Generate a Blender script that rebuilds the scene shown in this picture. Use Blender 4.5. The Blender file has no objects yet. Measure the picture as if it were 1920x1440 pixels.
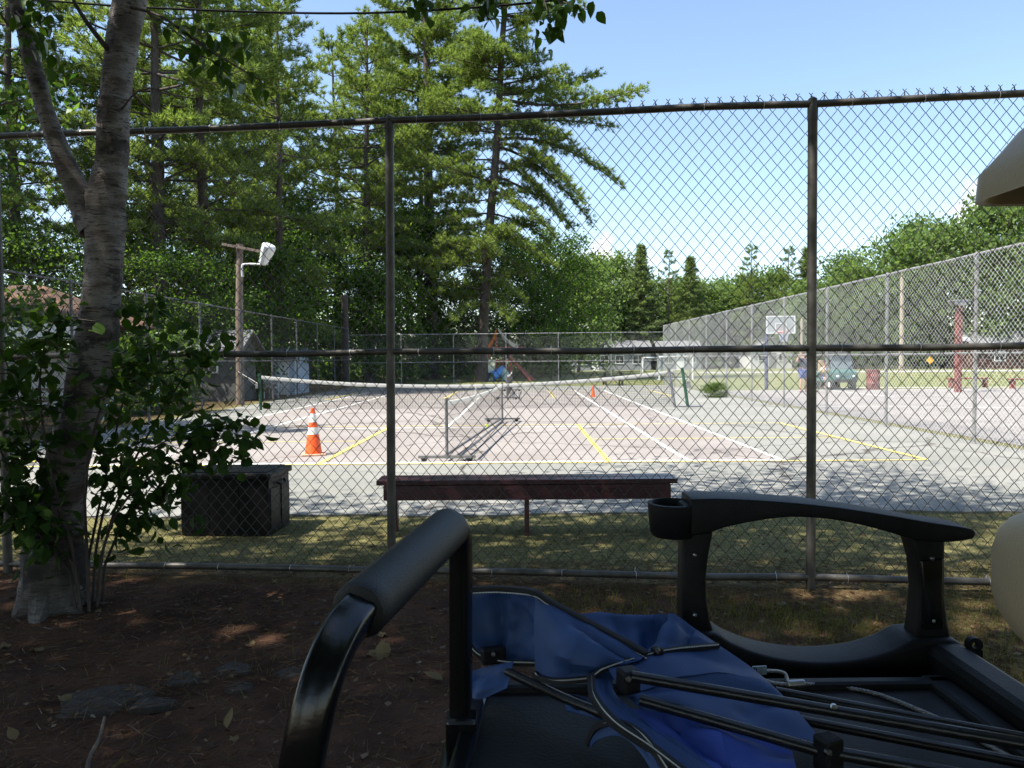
import bpy, bmesh, math, random
import numpy as np
from mathutils import Vector, Matrix

random.seed(7)
RNG = np.random.default_rng(7)
SC = bpy.context.scene
COL = SC.collection

# ------------------------------------------------------------------ camera
F = 1390.0                                   # focal length in photo pixels (1920 wide)
CAM = np.array([0.0, 0.0, 1.55])
PITCH = math.atan(48.0 / F)
ROLL = 0.0096
_f = np.array([0, math.cos(PITCH), -math.sin(PITCH)])
_r0 = np.array([1.0, 0, 0]); _u0 = np.array([0, math.sin(PITCH), math.cos(PITCH)])
_r = math.cos(ROLL) * _r0 - math.sin(ROLL) * _u0
_u = math.sin(ROLL) * _r0 + math.cos(ROLL) * _u0


def at(px, py, d):
    return CAM + d * (_f + _r * (px - 960) / F + _u * (720 - py) / F)


def gnd(px, py, z=0.0):
    v = _f + _r * (px - 960) / F + _u * (720 - py) / F
    t = (z - CAM[2]) / v[2]
    return CAM + t * v


cam = bpy.data.cameras.new('camera')
cam.sensor_width = 36.0
cam.lens = 36.0 * F / 1920.0
cam.clip_start = 0.02
cam.clip_end = 2000
cam_o = bpy.data.objects.new('camera', cam)
COL.objects.link(cam_o)
cam_o.matrix_world = Matrix(((_r[0], _u[0], -_f[0], CAM[0]), (_r[1], _u[1], -_f[1], CAM[1]),
                             (_r[2], _u[2], -_f[2], CAM[2]), (0, 0, 0, 1)))
SC.camera = cam_o

# ------------------------------------------------------------------ sky, sun, exposure
SUN_EL, SUN_AZ = 60.0, -115.0                  # azimuth measured from +Y towards +X
world = bpy.data.worlds.new('World'); SC.world = world; world.use_nodes = True
wn = world.node_tree; wn.nodes.clear()
w_out = wn.nodes.new('ShaderNodeOutputWorld'); w_bg = wn.nodes.new('ShaderNodeBackground')
sky = wn.nodes.new('ShaderNodeTexSky'); sky.sky_type = 'NISHITA'; sky.sun_disc = False
sky.sun_elevation = math.radians(SUN_EL); sky.sun_rotation = math.radians(SUN_AZ)
sky.air_density = 1.0; sky.dust_density = 0.6; sky.ozone_density = 0.55
w_bg.inputs['Strength'].default_value = 0.12
# a few small fair-weather clouds low in the sky
tc = wn.nodes.new('ShaderNodeTexCoord')
nz = wn.nodes.new('ShaderNodeTexNoise'); nz.inputs['Scale'].default_value = 26; nz.inputs['Detail'].default_value = 7
nz.inputs['Roughness'].default_value = 0.6
wn.links.new(tc.outputs['Generated'], nz.inputs['Vector'])


def cloud_mask(px, py, rad, stretch):
    d = _f + _r * (px - 960) / F + _u * (720 - py) / F
    d = d / np.linalg.norm(d)
    sub = wn.nodes.new('ShaderNodeVectorMath'); sub.operation = 'SUBTRACT'; sub.inputs[1].default_value = d
    wn.links.new(tc.outputs['Generated'], sub.inputs[0])
    mul = wn.nodes.new('ShaderNodeVectorMath'); mul.operation = 'MULTIPLY'
    mul.inputs[1].default_value = (1 / rad, 1 / rad, stretch / rad)
    wn.links.new(sub.outputs[0], mul.inputs[0])
    ln = wn.nodes.new('ShaderNodeVectorMath'); ln.operation = 'LENGTH'
    wn.links.new(mul.outputs[0], ln.inputs[0])
    a = wn.nodes.new('ShaderNodeMath'); a.operation = 'MULTIPLY_ADD'       # noise*2.2 - 0.35
    wn.links.new(nz.outputs['Fac'], a.inputs[0]); a.inputs[1].default_value = 2.6; a.inputs[2].default_value = -0.42
    s = wn.nodes.new('ShaderNodeMath'); s.operation = 'SUBTRACT'
    wn.links.new(a.outputs[0], s.inputs[0]); wn.links.new(ln.outputs['Value'], s.inputs[1])
    m = wn.nodes.new('ShaderNodeMapRange'); m.interpolation_type = 'SMOOTHSTEP'
    m.inputs['From Min'].default_value = -0.15; m.inputs['From Max'].default_value = 0.55
    wn.links.new(s.outputs[0], m.inputs['Value'])
    return m.outputs[0]


prev = None
for args in ((1140, 505, 0.055, 1.5), (1850, 385, 0.05, 1.3), (1560, 560, 0.03, 2.0), (1010, 520, 0.025, 2.2),
             (2300, 300, 0.09, 2.0), (-500, 200, 0.12, 2.0)):
    mk = cloud_mask(*args)
    if prev is None:
        prev = mk
    else:
        mx = wn.nodes.new('ShaderNodeMath'); mx.operation = 'MAXIMUM'
        wn.links.new(prev, mx.inputs[0]); wn.links.new(mk, mx.inputs[1]); prev = mx.outputs[0]
cmix = wn.nodes.new('ShaderNodeMix'); cmix.data_type = 'RGBA'
wn.links.new(prev, cmix.inputs['Factor'])
wn.links.new(sky.outputs[0], cmix.inputs['A']); cmix.inputs['B'].default_value = (5.2, 5.3, 5.5, 1)
wn.links.new(cmix.outputs['Result'], w_bg.inputs['Color'])
wn.links.new(w_bg.outputs[0], w_out.inputs['Surface'])

sun = bpy.data.lights.new('sun', 'SUN'); sun.energy = 5.0; sun.angle = math.radians(0.53); sun.color = (1.0, 0.95, 0.86)
sun_o = bpy.data.objects.new('sun', sun); COL.objects.link(sun_o)
_e, _a = math.radians(SUN_EL), math.radians(SUN_AZ)
to_sun = Vector((math.sin(_a) * math.cos(_e), math.cos(_a) * math.cos(_e), math.sin(_e)))
sun_o.rotation_euler = to_sun.to_track_quat('Z', 'Y').to_euler()
sun_o.location = to_sun * 60

vs = SC.view_settings
vs.view_transform = 'Standard'; vs.look = 'None'; vs.exposure = 1.24; vs.gamma = 1.0; vs.use_curve_mapping = False
SC.cycles.max_bounces = 7; SC.cycles.diffuse_bounces = 3; SC.cycles.glossy_bounces = 3
SC.cycles.transmission_bounces = 5; SC.cycles.transparent_max_bounces = 8
SC.cycles.sample_clamp_indirect = 6.0
SC.cycles.use_denoising = True
SC.cycles.caustics_reflective = False; SC.cycles.caustics_refractive = False

# ------------------------------------------------------------------ materials
MATS = {}


def lin(c):
    return tuple(((v / 255) / 12.92 if v / 255 <= 0.04045 else ((v / 255 + 0.055) / 1.055) ** 2.4) for v in c)


def mat(name, col, rough=0.6, metal=0.0, var=0.25, scale=6.0, bump=0.0, bscale=None, stretch=(1, 1, 1), col2=None,
        spec=0.5, detail=5, coord='Object', trans=0.0):
    """principled with noise driven colour variation (col..col2) and optional fine bump"""
    if name in MATS:
        return MATS[name]
    m = bpy.data.materials.new(name); m.use_nodes = True
    nt = m.node_tree; b = nt.nodes['Principled BSDF']
    b.inputs['Roughness'].default_value = rough; b.inputs['Metallic'].default_value = metal
    b.inputs['Specular IOR Level'].default_value = spec
    t = nt.nodes.new('ShaderNodeTexCoord'); mp = nt.nodes.new('ShaderNodeMapping')
    mp.inputs['Scale'].default_value = stretch
    nt.links.new(t.outputs[coord], mp.inputs['Vector'])
    n = nt.nodes.new('ShaderNodeTexNoise'); n.inputs['Scale'].default_value = scale; n.inputs['Detail'].default_value = detail
    n.inputs['Roughness'].default_value = 0.6
    nt.links.new(mp.outputs[0], n.inputs['Vector'])
    r = nt.nodes.new('ShaderNodeValToRGB')
    c2 = col2 if col2 is not None else tuple(min(1, c * (1 + var)) for c in col)
    c1 = col if col2 is not None else tuple(c * (1 - var) for c in col)
    r.color_ramp.elements[0].position = 0.32; r.color_ramp.elements[1].position = 0.68
    r.color_ramp.elements[0].color = (*c1, 1); r.color_ramp.elements[1].color = (*c2, 1)
    nt.links.new(n.outputs['Fac'], r.inputs['Fac']); nt.links.new(r.outputs['Color'], b.inputs['Base Color'])
    if bump:
        n2 = nt.nodes.new('ShaderNodeTexNoise'); n2.inputs['Scale'].default_value = bscale or scale * 5
        n2.inputs['Detail'].default_value = 6
        nt.links.new(mp.outputs[0], n2.inputs['Vector'])
        bp = nt.nodes.new('ShaderNodeBump'); bp.inputs['Strength'].default_value = min(1, bump)
        bp.inputs['Distance'].default_value = 0.01
        nt.links.new(n2.outputs['Fac'], bp.inputs['Height']); nt.links.new(bp.outputs[0], b.inputs['Normal'])
    MATS[name] = m
    return m


def leaf_mat(name, dark, light, trans=0.45, tcol=None, gloss=0.25):
    """two sided leaf: diffuse + translucent, colour varies leaf by leaf"""
    if name in MATS:
        return MATS[name]
    m = bpy.data.materials.new(name); m.use_nodes = True
    nt = m.node_tree; nt.nodes.clear()
    out = nt.nodes.new('ShaderNodeOutputMaterial')
    g = nt.nodes.new('ShaderNodeNewGeometry'); r = nt.nodes.new('ShaderNodeValToRGB')
    r.color_ramp.elements[0].color = (*dark, 1); r.color_ramp.elements[1].color = (*light, 1)
    nt.links.new(g.outputs['Random Per Island'], r.inputs['Fac'])
    d = nt.nodes.new('ShaderNodeBsdfDiffuse'); tr = nt.nodes.new('ShaderNodeBsdfTranslucent')
    gl = nt.nodes.new('ShaderNodeBsdfGlossy'); gl.inputs['Roughness'].default_value = 0.42
    gl.inputs['Color'].default_value = (0.5, 0.55, 0.5, 1)
    nt.links.new(r.outputs[0], d.inputs['Color'])
    mul = nt.nodes.new('ShaderNodeMix'); mul.data_type = 'RGBA'; mul.blend_type = 'MULTIPLY'
    mul.inputs['Factor'].default_value = 1.0
    nt.links.new(r.outputs[0], mul.inputs['A']); mul.inputs['B'].default_value = (*(tcol or (1.9, 1.75, 0.55)), 1)
    nt.links.new(mul.outputs['Result'], tr.inputs['Color'])
    m1 = nt.nodes.new('ShaderNodeMixShader'); m1.inputs[0].default_value = trans
    nt.links.new(d.outputs[0], m1.inputs[1]); nt.links.new(tr.outputs[0], m1.inputs[2])
    fr = nt.nodes.new('ShaderNodeFresnel'); fr.inputs['IOR'].default_value = 1.35
    fm = nt.nodes.new('ShaderNodeMath'); fm.operation = 'MULTIPLY'; fm.inputs[1].default_value = gloss
    nt.links.new(fr.outputs[0], fm.inputs[0])
    m2 = nt.nodes.new('ShaderNodeMixShader')
    nt.links.new(fm.outputs[0], m2.inputs[0]); nt.links.new(m1.outputs[0], m2.inputs[1]); nt.links.new(gl.outputs[0], m2.inputs[2])
    nt.links.new(m2.outputs[0], out.inputs['Surface'])
    MATS[name] = m
    return m


M_galv = mat('galvanised', (0.26, 0.26, 0.26), 0.5, 0.35, 0.3, 14, 0.15)
M_galvshade = mat('shaded_galvanised', (0.10, 0.10, 0.10), 0.6, 0.2, 0.4, 8, 0.15)  # shaded copy of the galvanised pipe, for the left fence
M_post = mat('fence_pipe', (0.060, 0.056, 0.050), 0.5, 0.55, 0.4, 9, 0.2, col2=(0.13, 0.122, 0.11))
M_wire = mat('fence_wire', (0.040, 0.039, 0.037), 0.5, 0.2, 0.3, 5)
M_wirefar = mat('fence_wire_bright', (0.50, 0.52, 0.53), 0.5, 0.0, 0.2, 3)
M_tie = mat('tie_wire', (0.55, 0.55, 0.55), 0.35, 0.9, 0.1)
M_blackplastic = mat('black_plastic', (0.007, 0.007, 0.0075), 0.5, 0, 0.3, 30, 0.2, 350, spec=0.22)
M_blackgloss = mat('black_gloss_paint', (0.006, 0.006, 0.0065), 0.2, 0, 0.3, 12, 0.04, 90)
M_foam = mat('black_foam', (0.012, 0.012, 0.013), 0.5, 0, 0.15, 40, 0.25, 500, spec=0.4)
M_deck = mat('deck_plastic', (0.005, 0.0048, 0.0046), 0.55, 0, 0.4, 14, 0.12, 160, col2=(0.013, 0.0115, 0.010), spec=0.25)
M_bluecloth = mat('blue_polyester', (0.019, 0.055, 0.165), 0.6, 0, 0.25, 7, 0.2, 900, col2=(0.026, 0.072, 0.22))
M_piping = mat('black_webbing', (0.009, 0.009, 0.010), 0.7, 0, 0.2, 60, 0.4, 600)
M_stitch = mat('pale_stitching', (0.5, 0.5, 0.46), 0.7)
M_blacktube = mat('black_steel_tube', (0.011, 0.011, 0.012), 0.28, 0.1, 0.3, 25, 0.1)
M_steelrope = mat('steel_rope', (0.35, 0.35, 0.35), 0.35, 0.9, 0.4, 200, 0.5, 400)
M_alu = mat('aluminium', (0.6, 0.6, 0.6), 0.3, 0.95, 0.15, 40)
M_taglabel = mat('pale_blue_tag', (0.42, 0.52, 0.6), 0.6, 0, 0.2, 90)
M_beige = mat('beige_vinyl', (0.40, 0.31, 0.19), 0.5, 0, 0.06, 4, 0.18, 220)
M_beigeplastic = mat('beige_moulded_plastic', (0.40, 0.32, 0.21), 0.38, 0, 0.06, 3, 0.1, 200)
M_bodygreen = mat('dark_green_paint', (0.015, 0.06, 0.045), 0.25)
M_rubber = mat('tyre_rubber', (0.012, 0.012, 0.012), 0.8, 0, 0.2, 20, 0.4)
M_bench = mat('maroon_paint', (0.055, 0.017, 0.022), 0.33, 0, 0.4, 9, 0.25, 30, stretch=(0.3, 3, 3))
M_box = mat('dark_resin', (0.004, 0.0036, 0.0034), 0.5, 0, 0.3, 20, 0.2, 60, spec=0.2)
M_orange = mat('cone_orange', (0.80, 0.10, 0.015), 0.5, 0, 0.15, 12)
M_band = mat('reflective_white', (0.75, 0.75, 0.73), 0.4, 0, 0.12, 20)
M_conebase = mat('cone_base', (0.55, 0.32, 0.22), 0.6, 0, 0.35, 15)
M_nettape = leaf_mat('net_tape_white', (0.70, 0.70, 0.68), (0.76, 0.76, 0.74), 0.45, (1.0, 1.0, 0.97), 0.0)
M_netblack = mat('net_cord_black', (0.014, 0.014, 0.014), 0.8, 0, 0.2)
M_netgrey = mat('net_cord_grey', (0.05, 0.05, 0.05), 0.8, 0, 0.2)
M_netpost = mat('grey_net_post', (0.16, 0.16, 0.17), 0.4, 0.4, 0.2, 12)
M_greenpost = mat('green_net_post', (0.022, 0.075, 0.045), 0.4, 0.2, 0.4, 14)
M_woodpole = mat('weathered_pole', (0.10, 0.07, 0.052), 0.85, 0, 0.3, 8, 0.6, 30, stretch=(5, 5, 0.5), col2=(0.24, 0.19, 0.15))
M_palepole = mat('pale_wood_pole', (0.24, 0.20, 0.14), 0.85, 0, 0.25, 8, 0.5, 30, stretch=(5, 5, 0.5), col2=(0.36, 0.31, 0.23))
M_white = mat('white_paint', (0.72, 0.73, 0.72), 0.45, 0, 0.08, 4)
M_lampwhite = mat('lamp_housing', (0.66, 0.67, 0.68), 0.32, 0.1, 0.1, 5)
M_redpaint = mat('red_paint', (0.19, 0.05, 0.042), 0.5, 0, 0.3, 6, 0.2)
M_redwood = mat('red_cedar', (0.34, 0.085, 0.06), 0.6, 0, 0.3, 7, 0.3, 30, stretch=(3, 3, 0.6))
M_slide = mat('cream_slide', (0.85, 0.82, 0.58), 0.35, 0, 0.1)
M_bluetube = mat('blue_plastic', (0.05, 0.22, 0.55), 0.35, 0, 0.15)
M_greentube = mat('pale_green_plastic', (0.32, 0.48, 0.40), 0.4, 0, 0.15)
M_tarpor = leaf_mat('orange_tarp', (0.75, 0.22, 0.03), (0.78, 0.24, 0.04), 0.5, (1.2, 1.1, 1.0), 0.0)
M_tarpwh = leaf_mat('white_tarp', (0.74, 0.70, 0.68), (0.76, 0.73, 0.7), 0.5, (1.1, 1.05, 1.0), 0.0)
M_yellow = mat('yellow_plastic', (0.75, 0.5, 0.03), 0.45, 0, 0.1)
M_tableblk = mat('dark_table_wood', (0.03, 0.028, 0.026), 0.6, 0, 0.3)
M_glass = mat('window_glass', (0.03, 0.035, 0.04), 0.1, 0, 0.3, 1.0)
M_greywall = mat('grey_siding', (0.20, 0.21, 0.22), 0.7, 0, 0.1, 3, 0.2)
M_whitewall = mat('white_siding', (0.52, 0.53, 0.53), 0.6, 0, 0.06, 3)
M_bluewall = mat('pale_blue_wall', (0.42, 0.50, 0.58), 0.6, 0, 0.12, 3)
M_roofgrey = mat('grey_roof', (0.14, 0.14, 0.145), 0.8, 0, 0.25, 12)
M_roofbrown = mat('leafy_brown_roof', (0.035, 0.026, 0.020), 0.9, 0, 0.4, 2.2, 0.6, 30, col2=(0.17, 0.085, 0.048))
M_brownwall = mat('brown_wall', (0.085, 0.04, 0.03), 0.8, 0, 0.3, 5)
M_acrylic = mat('backboard_acrylic', (0.35, 0.38, 0.38), 0.2, 0, 0.1)
M_skin = mat('skin', (0.50, 0.27, 0.19), 0.55, 0, 0.08)
M_hair = mat('dark_hair', (0.03, 0.02, 0.015), 0.6)
M_shirtdark = mat('dark_shirt', (0.05, 0.06, 0.09), 0.8, 0, 0.2)
M_shirtwhite = mat('white_shirt', (0.72, 0.74, 0.78), 0.8, 0, 0.08)
M_shorts = mat('blue_shorts', (0.09, 0.13, 0.36), 0.8, 0, 0.15)
M_stone = mat('flat_grey_stone', (0.034, 0.024, 0.017), 0.95, 0, 0.3, 9, 0.9, 40, col2=(0.072, 0.058, 0.046))
M_twig = mat('twig_bark', (0.10, 0.075, 0.055), 0.9, 0, 0.4, 30, 0.5)
M_bark = mat('pine_bark', (0.035, 0.026, 0.022), 0.95, 0, 0.4, 6, 0.9, 14, stretch=(4, 4, 0.9), col2=(0.10, 0.08, 0.068))
M_cablemat = mat('black_cable', (0.008, 0.008, 0.009), 0.85, spec=0.1)
M_signyellow = mat('sign_yellow', (0.75, 0.42, 0.03), 0.45)
M_ball = mat('optic_yellow_ball', (0.60, 0.75, 0.06), 0.7)
L_pine = leaf_mat('pine_needles', (0.062, 0.104, 0.034), (0.285, 0.335, 0.120), 0.5, (1.30, 1.45, 0.58), 0.03)
L_dec = leaf_mat('broad_leaves', (0.018, 0.048, 0.013), (0.140, 0.215, 0.058), 0.48, (1.4, 1.6, 0.45), 0.05)
L_spruce = leaf_mat('spruce_needles', (0.095, 0.140, 0.070), (0.19, 0.245, 0.115), 0.55, (1.6, 1.6, 0.8), 0.03)
L_hill = leaf_mat('far_leaves', (0.080, 0.135, 0.052), (0.190, 0.260, 0.095), 0.52, (1.45, 1.5, 0.65), 0.03)
L_birch = leaf_mat('birch_leaves', (0.020, 0.046, 0.012), (0.052, 0.095, 0.022), 0.4, (1.7, 1.8, 0.45), 0.22)
L_grass = leaf_mat('grass_blades', (0.060, 0.080, 0.022), (0.22, 0.20, 0.07), 0.35, (1.5, 1.5, 0.6), 0.1)
L_litter = leaf_mat('dry_litter', (0.040, 0.020, 0.011), (0.21, 0.125, 0.068), 0.1, (1.3, 1.1, 0.7), 0.1)
L_paleleaf = leaf_mat('pale_dry_leaf', (0.11, 0.075, 0.040), (0.24, 0.185, 0.10), 0.15, (1.2, 1.1, 0.8), 0.05)


# ------------------------------------------------------------------ geometry helpers
ORG = {}


def V3(*a):
    return np.array(a, float)


class G:
    def __init__(s):
        s.v = []; s.f = []; s.n = 0

    def add(s, v, f):
        v = np.asarray(v, float).reshape(-1, 3)
        s.v.append(v)
        for q in f:
            s.f.append(tuple(int(i) + s.n for i in q))
        s.n += len(v)
        return s

    def box(s, c, size, rz=0.0, R=None):
        h = np.array(size, float) / 2
        p = np.array([[x, y, z] for z in (-1, 1) for y in (-1, 1) for x in (-1, 1)], float) * h
        if R is None:
            cz, sz = math.cos(rz), math.sin(rz)
            R = np.array([[cz, -sz, 0], [sz, cz, 0], [0, 0, 1]])
        p = p @ np.asarray(R).T + np.asarray(c, float)
        return s.add(p, [(0, 2, 3, 1), (4, 5, 7, 6), (0, 1, 5, 4), (2, 6, 7, 3), (0, 4, 6, 2), (1, 3, 7, 5)])

    def beam(s, a, b, w, h, up=(0, 0, 1)):
        a = np.asarray(a, float); b = np.asarray(b, float)
        t = b - a; L = np.linalg.norm(t); t = t / L
        up = np.asarray(up, float)
        if abs(t @ up) > 0.97:
            up = np.array([1.0, 0, 0])
        sd = np.cross(t, up); sd /= np.linalg.norm(sd); u = np.cross(sd, t)
        return s.box((a + b) / 2, (L, w, h), R=np.stack([t, sd, u], 1))

    def tube(s, pts, r, n=8, caps=True, sx=None):
        pts = np.asarray(pts, float); k = len(pts)
        r = np.full(k, r, float) if np.isscalar(r) else np.asarray(r, float)
        t = np.gradient(pts, axis=0); t /= (np.linalg.norm(t, axis=1, keepdims=True) + 1e-12)
        ref = np.array([0, 0, 1.0]) if abs(t[0, 2]) < 0.9 else np.array([0, 1.0, 0])
        sd = np.cross(t[0], ref); sd /= np.linalg.norm(sd)
        rings = []
        ang = np.linspace(0, 2 * math.pi, n, endpoint=False)
        for i in range(k):
            sd = sd - t[i] * (sd @ t[i]); sd /= np.linalg.norm(sd)
            u = np.cross(sd, t[i])
            a, b = np.cos(ang), np.sin(ang)
            if sx is not None:                         # rounded rectangle section
                e = 0.45
                a = np.sign(a) * np.abs(a) ** e * sx; b = np.sign(b) * np.abs(b) ** e
            rings.append(pts[i] + r[i] * (a[:, None] * sd + b[:, None] * u))
        v = np.concatenate(rings)
        f = [(i * n + j, i * n + (j + 1) % n, (i + 1) * n + (j + 1) % n, (i + 1) * n + j) for i in range(k - 1) for j in range(n)]
        if caps:
            f.append(tuple(range(n - 1, -1, -1))); f.append(tuple((k - 1) * n + j for j in range(n)))
        return s.add(v, f)

    def lathe(s, prof, c, n=24, axis=None):
        """prof: list of (r, z)"""
        c = np.asarray(c, float); ang = np.linspace(0, 2 * math.pi, n, endpoint=False)
        v = np.array([[r * math.cos(a), r * math.sin(a), z] for r, z in prof for a in ang])
        if axis is not None:
            q = Vector((0, 0, 1)).rotation_difference(Vector(axis)).to_matrix()
            v = v @ np.array(q).T
        k = len(prof)
        f = [(i * n + j, i * n + (j + 1) % n, (i + 1) * n + (j + 1) % n, (i + 1) * n + j) for i in range(k - 1) for j in range(n)]
        f.append(tuple(range(n - 1, -1, -1))); f.append(tuple((k - 1) * n + j for j in range(n)))
        return s.add(v + c, f)

    def prism(s, poly, ext):
        """poly: list of 3d points (planar), ext: extrusion vector"""
        p = np.asarray(poly, float); n = len(p)
        v = np.concatenate([p, p + np.asarray(ext, float)])
        f = [tuple(range(n - 1, -1, -1)), tuple(range(n, 2 * n))]
        f += [(i, (i + 1) % n, n + (i + 1) % n, n + i) for i in range(n)]
        return s.add(v, f)

    def grid(s, P):
        """P: (a,b,3) array of points"""
        P = np.asarray(P, float); a, b = P.shape[:2]
        f = [(i * b + j, i * b + j + 1, (i + 1) * b + j + 1, (i + 1) * b + j) for i in range(a - 1) for j in range(b - 1)]
        return s.add(P.reshape(-1, 3), f)

    def ball(s, c, r, n=10, m=7):
        prof = [(math.sin(math.pi * i / m) * 1.0, -math.cos(math.pi * i / m)) for i in range(m + 1)]
        r = np.array([r, r, r]) if np.isscalar(r) else np.asarray(r, float)
        ang = np.linspace(0, 2 * math.pi, n, endpoint=False)
        v = np.array([[max(q, 1e-3) * math.cos(a), max(q, 1e-3) * math.sin(a), z] for q, z in prof for a in ang]) * r
        f = [(i * n + j, i * n + (j + 1) % n, (i + 1) * n + (j + 1) % n, (i + 1) * n + j) for i in range(m) for j in range(n)]
        return s.add(v + np.asarray(c, float), f)


def mesh_fast(name, v, f):
    """v (N,3), f (M,k) arrays"""
    v = np.ascontiguousarray(v, np.float32); f = np.ascontiguousarray(f, np.int32)
    me = bpy.data.meshes.new(name)
    me.vertices.add(len(v)); me.vertices.foreach_set('co', v.ravel())
    k = f.shape[1]
    me.loops.add(f.size); me.loops.foreach_set('vertex_index', f.ravel())
    me.polygons.add(len(f)); me.polygons.foreach_set('loop_start', np.arange(0, f.size, k, dtype=np.int32))
    me.polygons.foreach_set('loop_total', np.full(len(f), k, np.int32))
    me.update(calc_edges=True)
    return me


def raw_obj(name, me, m, parent=None, loc=(0, 0, 0)):
    if m is not None and len(me.materials) == 0:
        me.materials.append(m)
    o = bpy.data.objects.new(name, me); COL.objects.link(o)
    o.location = loc
    if parent is not None:
        o.parent = parent
    return o


def thing(name, label, cat, loc, group=None, kind=None, rz=0.0):
    o = bpy.data.objects.new(name, None); COL.objects.link(o)
    o.location = loc; o.rotation_euler = (0, 0, rz); o.empty_display_size = 0.1
    tag(o, label, cat, group, kind)
    ORG[o.name] = np.asarray(loc, float)
    return o


def tag(o, label=None, cat=None, group=None, kind=None):
    if label: o['label'] = label
    if cat: o['category'] = cat
    if group: o['group'] = group
    if kind: o['kind'] = kind
    return o


def build(name, g, m, parent=None, org=None, smooth=False, bevel=0.0, label=None, kind=None, segs=2):
    """world-space G -> one mesh object (child of parent when given)"""
    if parent is not None:
        org = ORG[parent.name]
    if org is None:
        org = np.zeros(3)
    org = np.asarray(org, float)
    v = np.concatenate(g.v) - org
    me = bpy.data.meshes.new(name); me.from_pydata(v.tolist(), [], g.f)
    if bevel:
        bm = bmesh.new(); bm.from_mesh(me)
        bmesh.ops.recalc_face_normals(bm, faces=bm.faces)
        es = [e for e in bm.edges if len(e.link_faces) == 2 and e.calc_face_angle(0) > 0.6]
        bmesh.ops.bevel(bm, geom=es, offset=bevel, segments=segs, affect='EDGES', profile=0.5, clamp_overlap=True)
        bm.to_mesh(me); bm.free()
    if smooth:
        me.shade_smooth()
        if hasattr(me, 'set_sharp_from_angle'):
            me.set_sharp_from_angle(angle=math.radians(38))
    me.update()
    me.materials.append(m)
    o = bpy.data.objects.new(name, me); COL.objects.link(o)
    if parent is None:
        o.location = org
    else:
        o.parent = parent
    ORG[o.name] = org
    if label: o['label'] = label
    if kind: o['kind'] = kind
    return o


def copy_tree(o, parent=None):
    c = o.copy(); COL.objects.link(c); c.parent = parent
    for ch in list(o.children):
        copy_tree(ch, c)
    return c


def smooth_path(pts, n=24):
    """Catmull-Rom through points"""
    p = np.asarray(pts, float)
    p = np.vstack([2 * p[0] - p[1], p, 2 * p[-1] - p[-2]])
    out = []
    k = len(p) - 3
    for i in range(k):
        m = max(2, n // k)
        for t in np.linspace(0, 1, m, endpoint=False):
            a, b, c, d = p[i:i + 4]
            out.append(0.5 * ((2 * b) + (-a + c) * t + (2 * a - 5 * b + 4 * c - d) * t * t + (-a + 3 * b - 3 * c + d) * t ** 3))
    out.append(p[-2])
    return np.array(out)


def tubes_fast(paths, radii, n=4):
    """many polylines of equal length -> arrays. paths (K,L,3), radii scalar or (L,) or (K,L)"""
    P = np.asarray(paths, float); K, L = P.shape[:2]
    t = np.gradient(P, axis=1); t /= (np.linalg.norm(t, axis=2, keepdims=True) + 1e-12)
    ref = np.zeros_like(t); ref[..., 0] = 0.123; ref[..., 1] = 0.992
    alt = np.abs((t * ref).sum(-1)) > 0.93
    ref[alt] = (0.0, 0.1, 1.0)
    sd = np.cross(t, ref); sd /= (np.linalg.norm(sd, axis=2, keepdims=True) + 1e-12)
    u = np.cross(sd, t)
    R = np.broadcast_to(np.asarray(radii, float), (K, L))
    ang = np.linspace(0, 2 * math.pi, n, endpoint=False)
    v = P[:, :, None, :] + R[:, :, None, None] * (np.cos(ang)[None, None, :, None] * sd[:, :, None, :] + np.sin(ang)[None, None, :, None] * u[:, :, None, :])
    idx = np.arange(K * L * n).reshape(K, L, n)
    a = idx[:, :-1, :]; b = np.roll(idx, -1, 2)[:, :-1, :]; c = np.roll(idx, -1, 2)[:, 1:, :]; d = idx[:, 1:, :]
    f = np.stack([a, b, c, d], -1).reshape(-1, 4)
    return v.reshape(-1, 3), f


def rand_unit(n, rng):
    v = rng.normal(size=(n, 3)); return v / np.linalg.norm(v, axis=1, keepdims=True)


def leaf_quads(P, size, rng, droop=0.0, width=0.62):
    """kite-shaped leaves centred at P"""
    n = len(P); s = np.asarray(size) * np.ones(n)
    d = rand_unit(n, rng); d[:, 2] -= droop; d /= np.linalg.norm(d, axis=1, keepdims=True)
    q = rand_unit(n, rng); sd = np.cross(d, q); sd /= np.linalg.norm(sd, axis=1, keepdims=True)
    nn = np.cross(d, sd)
    a = P - d * s[:, None] * 0.5; b = P + d * s[:, None] * 0.5
    m = P - d * s[:, None] * 0.08 + nn * s[:, None] * 0.1
    l = m + sd * s[:, None] * width * 0.5; r = m - sd * s[:, None] * width * 0.5
    v = np.stack([a, l, b, r], 1).reshape(-1, 3)
    f = np.arange(4 * n).reshape(n, 4)
    return v, f


def blade_tris(P, D, L, W, rng):
    """thin needle triangles from P along D (n,3)"""
    n = len(P); q = rand_unit(n, rng)
    sd = np.cross(D, q); sd /= (np.linalg.norm(sd, axis=1, keepdims=True) + 1e-9)
    W = np.asarray(W) * np.ones(n); L = np.asarray(L) * np.ones(n)
    v = np.stack([P - sd * W[:, None] / 2, P + sd * W[:, None] / 2, P + D * L[:, None]], 1).reshape(-1, 3)
    return v, np.arange(3 * n).reshape(n, 3)

# ================================================================== the setting
ALPHA = 0.0129                                # the court's axis points slightly right of the view


def ct(u, v, z=0.0):
    return np.array([u * math.cos(ALPHA) + v * math.sin(ALPHA), -u * math.sin(ALPHA) + v * math.cos(ALPHA), z])


def nodes_of(name):
    m = bpy.data.materials.new(name); m.use_nodes = True
    return m, m.node_tree, m.node_tree.nodes['Principled BSDF']


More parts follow.
